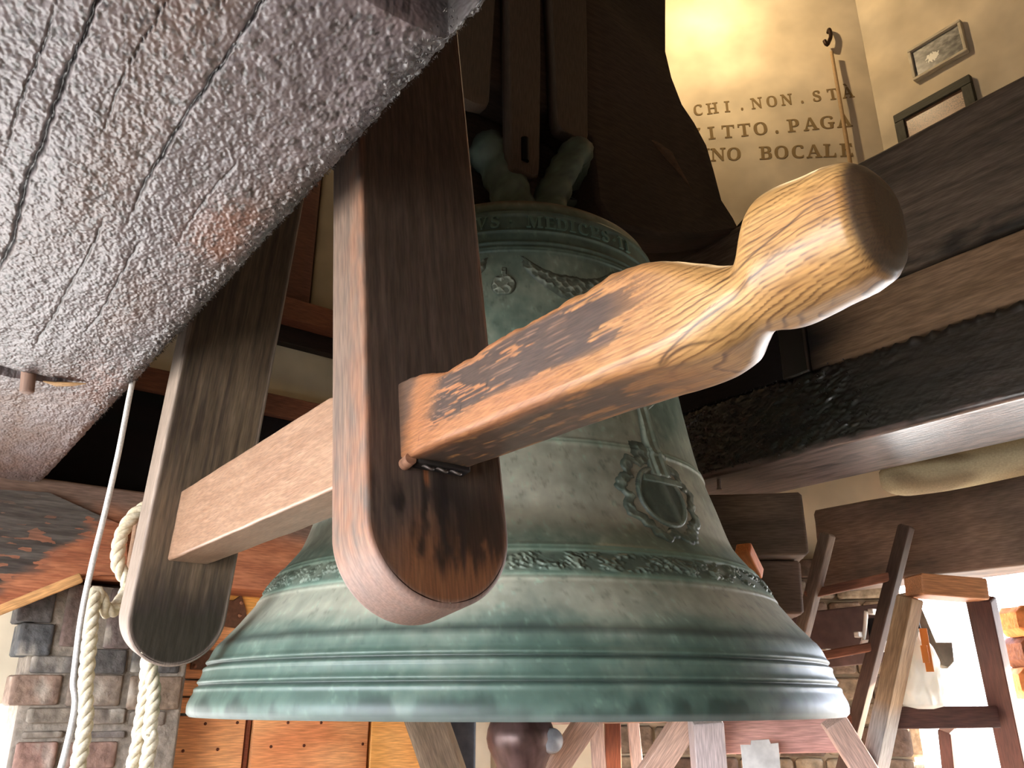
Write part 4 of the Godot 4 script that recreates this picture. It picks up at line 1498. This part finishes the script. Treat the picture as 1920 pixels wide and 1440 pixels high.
# ---------------------------------------------------------------- far right
func far_right() -> void:
	var dk := func(sd: float) -> Callable: return wood(lin(94, 80, 70), lin(136, 114, 98), sd)
	var o := thing("far_beam", "dark brown rear beam low on the right, passing above the orange trestle", "beam")
	stick("timber_body", Vector3(3.62, 0.665, -2.26), Vector3(3.62, 0.665, -0.4), 0.36, 0.24, dk.call(1.0), M.wood_old, o, Vector3.UP, 0.015, 40, 0.01)
	# cross beams that end behind the bell
	var c1 := thing("cross_beam", "upper dark cross beam stub with its end in shadow, right of the bell's waist", "beam")
	stick("timber_body", deep(1180, 1000, 3.32), deep(1502, 990, 3.22), 0.24, 0.22, dk.call(4.0), M.wood_old, c1, Vector3.UP, 0.012, 24, 0.008)
	var c2 := thing("cross_beam", "lower grey-brown cross beam stub under the darker one, right of the bell's frieze", "beam")
	stick("timber_body", deep(1180, 1096, 3.32), deep(1494, 1108, 3.24), 0.20, 0.22, wood(lin(112, 96, 86), lin(146, 124, 112), 6.0), M.wood_old, c2, Vector3.UP, 0.012, 24, 0.008)
	var sh := thing("orange_wedge", "small orange wooden wedge between bell and lower cross beam stub", "wedge")
	var wv := deep(1403, 1062, 2.66)
	stick("wedge_body", wv + Vector3(-0.06, 0.05, 0.03), wv + Vector3(0.035, -0.025, 0.0), 0.045, 0.05, plain(lin(210, 120, 62), 0.3, 30.0), M.wood, sh)
	# pale barrel-like roll between the beams
	var ro := thing("canvas_roll", "pale rounded roll lying between black beam and dark rear beam", "roll")
	var rm := MB.new()
	tube(rm, smooth_path([deep(1650, 900, 3.3), deep(1720, 893, 3.25), deep(1800, 880, 3.2), deep(1960, 845, 3.1)], 30), PackedFloat32Array([0.03, 0.05, 0.06, 0.066, 0.07, 0.072]), 20, func(p: Vector3) -> Color: return lin(196, 180, 146).lerp(lin(150, 132, 104), ss(-0.2, 0.5, nb.get_noise_3d(p.x * 5.0, p.y * 9.0, p.z * 3.0))))
	put(rm, "roll", M.rope, ro)
	# ladder
	var ld := thing("wooden_ladder", "old dark weathered ladder leaning behind the bell's right edge", "ladder")
	var lc := wood(lin(100, 84, 72), lin(150, 130, 112), 8.0)
	var a0 := deep(1552, 1000, 3.36)
	var a1 := deep(1440, 1440, 3.33)
	var b0 := deep(1700, 985, 3.31)
	var b1 := deep(1584, 1440, 3.27)
	var dn := Vector3(0, FLOOR, 0)
	stick("ladder_rail", a0, a0 + (a1 - a0) * ((FLOOR - a0.y) / (a1.y - a0.y)), 0.05, 0.05, lc, M.wood_old, ld, Vector3.RIGHT, 0.008, 24, 0.004)
	stick("ladder_rail", b0, b0 + (b1 - b0) * ((FLOOR - b0.y) / (b1.y - b0.y)), 0.05, 0.05, wood(lin(60, 46, 40), lin(84, 66, 56), 2.0), M.wood_old, ld, Vector3.RIGHT, 0.008, 24, 0.004)
	for q in [[0.26, 0.21], [0.545, 0.50], [0.83, 0.80], [1.12, 1.1], [1.4, 1.4], [1.7, 1.7]]:
		var e0 := a0.lerp(a1, q[0])
		var e1 := b0.lerp(b1, q[1])
		stick("rung", e0 + (e0 - e1).normalized() * 0.03, e1, 0.035, 0.03, wood(lin(110, 74, 58), lin(150, 104, 84), q[0] * 9.0), M.wood_old, ld)
	# trestle: an A-shaped stand of planed timber, orange on top
	var tr := thing("wooden_trestle", "tall orange-brown A-shaped wooden trestle standing before the bright window, right", "trestle")
	var pc := wood(lin(216, 146, 98), lin(236, 170, 122), 1.0)
	var brown := wood(lin(80, 50, 44), lin(98, 64, 56), 3.0)
	var d := 3.0
	var top_l := deep(1712, 1098, d)
	var top_r := deep(1835, 1108, d + 0.02)
	stick("top_cap", top_l, top_r, 0.075, 0.12, pc, M.wood, tr, Vector3.UP, 0.006)
	var fl := deep(1707, 1120, d - 0.02)
	var flb := deep(1640, 1440, d - 0.06)
	flb = fl + (flb - fl) * ((FLOOR - fl.y) / (flb.y - fl.y))
	var lm := stick("front_leg", fl, flb, 0.085, 0.06, func(p: Vector3) -> Color:
		var t := nc.get_noise_3d(p.x * 2.0, p.y * 40.0, p.z * 40.0)
		var col := lin(160, 124, 92).lerp(lin(196, 162, 126), clampf(0.5 + t, 0.0, 1.0))
		return col.lerp(lin(176, 170, 168), ss(0.36, 0.46, p.x)), M.wood_old, tr, Vector3.RIGHT, 0.005, 40, 0.003)
	tag(lm, "weathered front leg with split edge")
	var fr := deep(1838, 1120, d + 0.02)
	var frb := deep(1905, 1440, d + 0.1)
	frb = fr + (frb - fr) * ((FLOOR - fr.y) / (frb.y - fr.y))
	stick("side_leg", fr, frb, 0.05, 0.09, brown, M.wood, tr, Vector3.RIGHT, 0.005, 20)
	stick("cross_bar", deep(1668, 1346, d), deep(1868, 1344, d + 0.06), 0.075, 0.04, brown, M.wood, tr, Vector3.UP, 0.005)
	stick("back_leg", deep(1776, 1366, d + 0.15), deep(1790, 1500, d + 0.2), 0.055, 0.05, brown, M.wood, tr, Vector3.RIGHT, 0.005)
	# white carrier bag hung on the trestle
	var bag := thing("plastic_bag", "white plastic carrier bag with orange print hanging on the trestle", "bag")
	var bm := MB.new()
	var bp := PackedVector3Array()
	var bc := PackedColorArray()
	var bo := deep(1722, 1250, d + 0.06)
	var rows := 26
	for j in rows:
		var v := float(j) / (rows - 1)
		var w := 0.028 + 0.045 * ss(0.0, 0.35, v) + 0.008 * v
		if j == rows - 1:
			w = 0.03
		for i in 36:
			var t := TAU * i / 36.0
			var cr := 1.0 + 0.16 * nb.get_noise_3d(cos(t) * 2.0, v * 3.0, sin(t) * 2.0) + 0.07 * sin(t * 7.0 + v * 4.0) * (1.0 - v)
			var q := bo + Vector3(cos(t) * w * cr, lerpf(0.115, -0.145, v), sin(t) * w * 0.8 * cr)
			q.y += 0.03 * cos(t) * (1.0 - v)
			bp.append(q)
			bc.append(lin(240, 238, 234))
	grid(bm, bp, bc, 36, rows, true)
	cap(bm, bp.slice(bp.size() - 36), bc.slice(bc.size() - 36), Vector3.DOWN)
	put(bm, "bag_body", M.plastic_film, bag)
	var handle := MB.new()
	tube(handle, smooth_path([bo + Vector3(-0.03, 0.11, 0), bo + Vector3(-0.025, 0.17, 0), bo + Vector3(0.0, 0.215, 0), bo + Vector3(0.02, 0.16, 0.01), bo + Vector3(0.03, 0.1, 0.0)], 20), PackedFloat32Array([0.006]), 8, plain(lin(236, 234, 228)), 0.5)
	put(handle, "bag_handle", M.smooth, bag)
	for q in [[-0.02, 0.055, 0.014, 0.075], [-0.036, 0.04, 0.012, 0.03]]:
		var pr := extrude(PackedVector2Array([Vector2(-q[2], -q[3]), Vector2(q[2], -q[3]), Vector2(q[2], q[3]), Vector2(-q[2], q[3])]), 0.004, 0.001, plain(lin(232, 140, 66)))
		tag(put(pr, "printed_mark", M.smooth, bag, Transform3D(Basis(Vector3.UP, -0.64), bo + Vector3(q[0] - 0.02, q[1], 0.062))), "orange printed mark")
	# hanging dark funnel-like sheet and cable
	var fu := thing("metal_hood", "grey hood-shaped sheet hanging on a thin cable behind the white bag", "hood")
	var fm := extrude(PackedVector2Array([Vector2(-0.07, 0.2), Vector2(-0.02, 0.21), Vector2(0.03, 0.02), Vector2(0.09, 0.02), Vector2(0.085, -0.05), Vector2(0.055, -0.075), Vector2(0.02, -0.06)]), 0.05, 0.006, plain(lin(150, 140, 124), 0.3, 12.0))
	put(fm, "hood_sheet", M.matt, fu, Transform3D(Basis(Vector3.UP, -0.64), deep(1738, 1215, d + 0.14)))
	var cb := MB.new()
	tube(cb, PackedVector3Array([deep(1712, 1120, d + 0.11), deep(1722, 1170, d + 0.11), deep(1740, 1235, d + 0.11)]), PackedFloat32Array([0.005]), 8, plain(lin(60, 52, 46)))
	put(cb, "cable", M.smooth, fu)
	# board behind the ladder with conduit
	var pb := thing("wall_board", "dull purple-brown board with a white conduit behind the ladder", "board")
	stick("board_sheet", deep(1480, 1205, 3.66), deep(1665, 1185, 3.6), 0.24, 0.03, plain(lin(96, 78, 74), 0.4, 8.0), M.matt, pb)
	var cd := thing("conduit_pipe", "bent white conduit pipe fixed to the purple-brown board behind the ladder", "pipe")
	var cm := MB.new()
	tube(cm, smooth_path([deep(1624, 1146, 3.53), deep(1622, 1175, 3.53), deep(1617, 1205, 3.53), deep(1605, 1222, 3.53), deep(1580, 1226, 3.53), deep(1550, 1225, 3.53)], 40), PackedFloat32Array([0.0085]), 10, plain(lin(196, 196, 190)))
	put(cm, "pipe_run", M.smooth, cd)
	for q in [[1610, 1190], [1550, 1222], [1636, 1147]]:
		var v := deep(q[0], q[1], 3.53)
		put(timber(0.04, 0.024, 0.024, 0.004, 2, plain(lin(190, 188, 182))), "pipe_clip", M.smooth, cd, along(v - Vector3(0.02, 0, 0), v + Vector3(0.02, 0, 0)))
	var jb := thing("junction_box", "small white electric box beside the conduit pipe, left of the trestle leg", "box")
	stick("box_body", deep(1616, 1212, 3.5), deep(1662, 1210, 3.48), 0.05, 0.05, plain(lin(206, 204, 200)), M.smooth, jb, Vector3.UP, 0.004)
	stick("painted_box_shadow", deep(1628, 1180, 3.56), deep(1662, 1179, 3.54), 0.09, 0.03, plain(lin(28, 26, 26)), M.matt, jb)  # near-black plate stands in for the shadow by the box
	# low masonry behind the ladder
	var lw := Node3D.new()
	lw.name = "wall_plinth"
	add_child(lw)
	tag(lw, "", "", "", "structure")
	var wa := Vector3(WALL_RIGHT, 0, -1.93)
	var wd := Vector3(-0.693, 0, -0.721)
	var wn := Vector3(-0.721, 0, 0.693)
	var tones := [lin(150, 134, 112), lin(128, 112, 96), lin(168, 156, 134), lin(112, 96, 84), lin(140, 128, 114)]
	var y := -1.0
	while y < 0.56:
		var hgt := rng.randf_range(0.09, 0.17)
		var t := 0.37
		while t < 1.75:
			var w := rng.randf_range(0.11, 0.24)
			var p0 := wa + wd * (t + w) + Vector3(0, y + hgt / 2, 0)
			var p1 := wa + wd * t + Vector3(0, y + hgt / 2, 0)
			stick("stone", p0 + wn * 0.01, p1 + wn * 0.01, hgt - 0.012, 0.06 + rng.randf() * 0.03, plain(tones[rng.randi() % 5], 0.5, 12.0), M.stone, lw, Vector3.UP, 0.012, 6, 0.010)
			t += w + 0.012
		y += hgt
	# the right window's sunlit stones
	var jm := Node3D.new()
	jm.name = "wall_jamb"
	add_child(jm)
	tag(jm, "", "", "", "structure")
	var warm := [lin(222, 196, 160), lin(226, 178, 136), lin(232, 214, 190), lin(214, 160, 120), lin(198, 186, 166)]
	y = -1.1
	while y < 0.58:
		var hgt := rng.randf_range(0.12, 0.2)
		var p0 := wa + wd * 0.36 + wn * 0.03 + Vector3(0, y + hgt / 2, 0)
		stick("stone", p0, p0 - wn * 0.36, hgt - 0.012, 0.09, plain(warm[rng.randi() % 5], 0.4, 9.0), M.stone, jm, Vector3.UP, 0.015, 6, 0.012)
		y += hgt
	for q in [[1925, 1165, 226, 150, 92], [1935, 1222, 120, 84, 66], [1930, 1280, 222, 154, 104]]:
		var v := deep(q[0], q[1], 3.75)
		stick("stone", v - Vector3(0.07, 0, 0.05), v + Vector3(0.3, 0, 0.2), 0.13, 0.2, plain(lin(q[2], q[3], q[4]), 0.4, 9.0), M.stone, jm, Vector3.UP, 0.03, 6, 0.015)


# ---------------------------------------------------------------- timber under and behind the bell
func under_bell() -> void:
	var pale := wood(lin(214, 176, 156), lin(232, 200, 182), 3.0)
	var o := thing("bell_stand", "pinkish timber stand with posts and slanting struts under the bell's right side", "stand")
	var d := 3.0
	var leg := func(called: String, x0: float, y0: float, x1: float, y1: float, dd: float, h: float, w: float, colf: Callable) -> void:
		var a := deep(x0, y0, dd)
		var b := deep(x1, y1, dd)
		b = a + (b - a) * ((FLOOR - a.y) / (b.y - a.y))
		stick(called, a, b, h, w, colf, M.wood, o, Vector3(0.8, 0, 0.6), 0.005, 20)
	leg.call("strut", 1105, 1346, 1035, 1450, d + 0.15, 0.085, 0.06, pale)
	leg.call("post", 1117, 1346, 1124, 1450, d + 0.4, 0.055, 0.05, wood(lin(208, 184, 174), lin(224, 202, 194), 5.0))
	leg.call("post", 1148, 1346, 1150, 1450, d + 0.5, 0.065, 0.05, wood(lin(110, 62, 46), lin(128, 76, 58), 6.0))
	leg.call("post", 1186, 1346, 1196, 1450, d + 0.4, 0.045, 0.05, wood(lin(208, 184, 174), lin(224, 202, 194), 7.0))
	leg.call("strut", 1290, 1346, 1222, 1450, d + 0.1, 0.095, 0.06, pale)
	leg.call("post", 1322, 1346, 1330, 1450, d, 0.11, 0.11, wood(lin(222, 208, 208), lin(234, 222, 224), 9.0))
	leg.call("strut", 1562, 1350, 1625, 1450, d - 0.1, 0.085, 0.06, wood(lin(222, 186, 172), lin(236, 206, 194), 4.0))
	stick("rail", deep(1348, 1378, d + 0.1), deep(1572, 1374, d + 0.02), 0.13, 0.045, wood(lin(212, 160, 152), lin(226, 180, 172), 2.0), M.wood, o, Vector3.UP, 0.005)
	stick("rail", deep(1030, 1352, d + 0.6), deep(1320, 1345, d + 0.1), 0.03, 0.05, pale, M.wood, o, Vector3.UP, 0.005)
	var pp := thing("paper_notice", "blank white paper sheet pinned to the stand's pink rail", "paper")
	var c := deep(1428, 1432, d - 0.05)
	var pm := extrude(PackedVector2Array([Vector2(-0.068, -0.1), Vector2(0.064, -0.1), Vector2(0.068, 0.068), Vector2(0.04, 0.066), Vector2(0.035, 0.08), Vector2(-0.03, 0.076), Vector2(-0.033, 0.062), Vector2(-0.07, 0.062)]), 0.004, 0.001, plain(lin(244, 243, 240), 0.05))
	put(pm, "sheet", M.matt, pp, Transform3D(Basis(Vector3.UP, -0.60), c))
	# grey leaning post left of the clapper
	var lp := thing("leaning_post", "weathered grey-brown leaning post seen below the bell, left of the clapper", "post")
	var a := deep(790, 1320, 3.6)
	var b := deep(835, 1450, 3.56)
	b = a + (b - a) * ((FLOOR - a.y) / (b.y - a.y))
	stick("post_timber", a, b, 0.165, 0.14, wood(lin(104, 88, 70), lin(134, 116, 96), 4.0), M.wood_old, lp, Vector3(0.8, 0, 0.6), 0.01, 30, 0.006)
	var gp := thing("grey_post", "smooth blue-grey upright post directly left of the clapper ball", "post")
	var g0 := deep(868, 1320, 3.88)
	stick("post_timber", Vector3(g0.x, FLOOR, g0.z), g0, 0.12, 0.12, plain(lin(92, 98, 106), 0.2, 6.0), M.matt, gp, Vector3(0.8, 0, 0.6), 0.006, 10)


# ---------------------------------------------------------------- things on the walls
func added_lamp() -> void:  # bulb and its light are added out of view to warm the upper wall
	var o := thing("added_bulb", "added bare warm bulb, unseen above the view, lighting the wall behind the headstock", "added_lamp", "", Vector3(3.05, 4.15, -2.2))
	var g := StandardMaterial3D.new()
	g.resource_name = "bulb_glow"
	g.albedo_color = Color(1, 0.9, 0.7)
	g.emission_enabled = true
	g.emission = Color(1.0, 0.78, 0.5)
	g.emission_energy_multiplier = 6.0
	var b := SphereMesh.new()
	b.radius = 0.035
	b.height = 0.08
	put_mesh(b, "bulb", g, o)
	var cd := MB.new()
	tube(cd, PackedVector3Array([Vector3(0, 0.07, 0), Vector3(0, CEIL - 4.15, 0)]), PackedFloat32Array([0.005]), 8, plain(lin(40, 36, 32)))
	put(cd, "flex", M.smooth, o)
	var sk := MB.new()
	lathe(sk, PackedVector2Array([Vector2(0.018, 0.03), Vector2(0.02, 0.05), Vector2(0.016, 0.085), Vector2(0.001, 0.09)]), 16, plain(lin(60, 50, 40)))
	put(sk, "socket", M.smooth, o)
	var l := OmniLight3D.new()
	l.name = "bulb_light"
	l.light_color = Color(1.0, 0.87, 0.68)
	l.light_energy = 1.4
	l.omni_range = 12.0
	l.omni_attenuation = 2.0
	l.light_size = 0.035
	l.shadow_enabled = true
	o.add_child(l)


func wall_things() -> void:
	var frame_c := plain(lin(214, 204, 180), 0.2, 20.0)
	var specs := [
		["wall_picture", "small black-and-white photograph in a cream frame, higher of the two pictures", [1706, 100], [1806, 45], [1712, 160], 0.018, frame_c, 0],
		["wall_picture", "wide dark green framed picture half hidden by the dark top beam", [1680, 222], [1825, 152], [1700, 300], 0.055, plain(lin(62, 62, 52), 0.4, 20.0), 1]]
	for q in specs:
		var a := on_x(q[2][0], q[2][1], WALL_RIGHT)
		var b := on_x(q[3][0], q[3][1], WALL_RIGHT)
		var e := on_x(q[4][0], q[4][1], WALL_RIGHT)
		var w := absf(b.z - a.z)
		var h := a.y - e.y
		var o := thing(q[0], q[1], "picture", "", Vector3(WALL_RIGHT - 0.02, a.y - h / 2, (a.z + b.z) / 2))
		var th: float = q[5]
		for s in [-1.0, 1.0]:
			put(timber(w, th, 0.034, 0.004, 6, q[6]), "frame_bar", M.wood, o, Transform3D(Basis(Vector3(0, 0, 1), Vector3(0, 1, 0), Vector3(-1, 0, 0)), Vector3(0, s * (h - th) / 2, -w / 2)))
			put(timber(h - th * 2, th, 0.034, 0.004, 6, q[6]), "frame_bar", M.wood, o, Transform3D(Basis(Vector3(0, 1, 0), Vector3(0, 0, 1), Vector3(1, 0, 0)), Vector3(0, -h / 2 + th, s * (w - th) / 2)))
		var im := Image.create(160, 110, false, Image.FORMAT_RGB8)
		for y in 110:
			for x in 160:
				var t := na.get_noise_2d(x * 0.03, y * 0.05 + q[7] * 40.0)
				var v := 0.0
				if q[7] == 0:
					v = 0.42 + 0.22 * t + 0.1 * float(y < 38)
					var d := Vector2((x - 62) / 22.0, (y - 62) / 17.0).length() + 0.3 * nb.get_noise_2d(x * 0.09, y * 0.09)
					v = lerpf(0.86, v, ss(0.85, 0.98, d))
					im.set_pixel(x, y, Color(v, v, v * 0.96))
				else:
					var k := 0.5 + 0.5 * t
					var ink := 0.5 * ss(0.2, 0.5, nb.get_noise_2d(x * 0.16, y * 0.2)) * ss(12, 20, y) * ss(64, 50, y)
					im.set_pixel(x, y, Color(0.50 + 0.12 * k, 0.38 + 0.1 * k, 0.29 + 0.1 * k).darkened(ink))
		var pm := StandardMaterial3D.new()
		pm.resource_name = "print"
		pm.albedo_texture = ImageTexture.create_from_image(im)
		pm.roughness = 0.35
		var qm := QuadMesh.new()
		qm.size = Vector2(w - th * 1.6, h - th * 1.6)
		put_mesh(qm, "print", pm, o, Transform3D(Basis(Vector3(0, 0, 1), Vector3(0, 1, 0), Vector3(-1, 0, 0)), Vector3(0.002, 0, 0)))
		var bk := timber(w - 0.004, h - 0.004, 0.012, 0.002, 2, plain(lin(70, 56, 44)))
		put(bk, "backing", M.matt, o, Transform3D(Basis(Vector3(0, 0, 1), Vector3(0, 1, 0), Vector3(-1, 0, 0)), Vector3(0.0125, 0, -w / 2 + 0.002)))
	# painted words on the slanting wall
	var a := Vector3(WALL_RIGHT, 0, -1.93)
	var xa := Vector3(0.693, 0, 0.721)
	var nrm := Vector3(-0.721, 0, 0.693)
	var on_wall := func(px: float, py: float) -> Vector3:
		var r := ray(px, py)
		return r * (a.dot(nrm) / r.dot(nrm))
	var font := SystemFont.new()
	font.font_names = PackedStringArray(["Droid Serif"])
	font.font_weight = 700
	var ink := StandardMaterial3D.new()
	ink.resource_name = "old_ink"
	ink.albedo_color = Color(0.50, 0.42, 0.28)
	ink.roughness = 0.95
	var o := thing("wall_inscription", "three lines of old hand-painted capital letters on the cream plaster wall", "lettering")
	for q in [["CHI.NON.STÀ", 1296, 222, 1606, 186, 0.0024], ["ZITTO.PAGA", 1290, 268, 1600, 240, 0.0027], ["UNO BOCALE", 1303, 306, 1603, 296, 0.0027]]:
		var l: Vector3 = on_wall.call(q[1], q[2])
		var r: Vector3 = on_wall.call(q[3], q[4])
		var dir := (r - l).normalized()
		var tx: String = q[0]
		for k in tx.length():
			if tx[k] == " ":
				continue
			var tm := TextMesh.new()
			tm.text = tx[k]
			tm.font = font
			tm.font_size = 48
			tm.pixel_size = q[5]
			tm.depth = 0.003
			tm.curve_step = 1.0
			var pos := l.lerp(r, (k + 0.5) / tx.length()) + dir.cross(nrm) * -0.055 + nrm * 0.0012
			var yy := nrm.cross(dir)
			put_mesh(tm, "painted_letter", ink, o, Transform3D(Basis(dir, yy, nrm).scaled_local(Vector3(0.8 if tx.length() > 10 else 0.92, 1, 1)) * Basis(Vector3(0, 0, 1), 0.03 * sin(k * 2.1)), pos))
	# hook with a hanging rod
	var hk := thing("wall_hook", "rusty iron hook with a thin pale rod hanging over the painted words", "hook")
	var h0: Vector3 = on_wall.call(1553, 62)
	var hm := MB.new()
	tube(hm, smooth_path([h0 + nrm * -0.02, h0 + nrm * 0.03, h0 + nrm * 0.04 - Vector3(0, 0.06, 0), h0 + nrm * 0.045 - Vector3(0, 0.11, 0) - xa * 0.02, h0 + nrm * 0.05 - Vector3(0, 0.135, 0) - xa * 0.035, h0 + nrm * 0.05 - Vector3(0, 0.10, 0) - xa * 0.045], 30), PackedFloat32Array([0.012]), 10, plain(lin(52, 34, 22), 0.4, 40.0))
	put(hm, "hook_iron", M.iron, hk)
	var rod := MB.new()
	var r0: Vector3 = on_wall.call(1556, 108) + nrm * 0.05
	var r1: Vector3 = on_wall.call(1592, 330) + nrm * 0.06
	tube(rod, PackedVector3Array([r0, r0.lerp(r1, 0.4) + nrm * 0.004, r1, r1 + (r1 - r0) * 1.2]), PackedFloat32Array([0.010, 0.011, 0.012]), 10, plain(lin(186, 154, 112), 0.4, 30.0))
	put(rod, "hanging_rod", M.wood, hk)
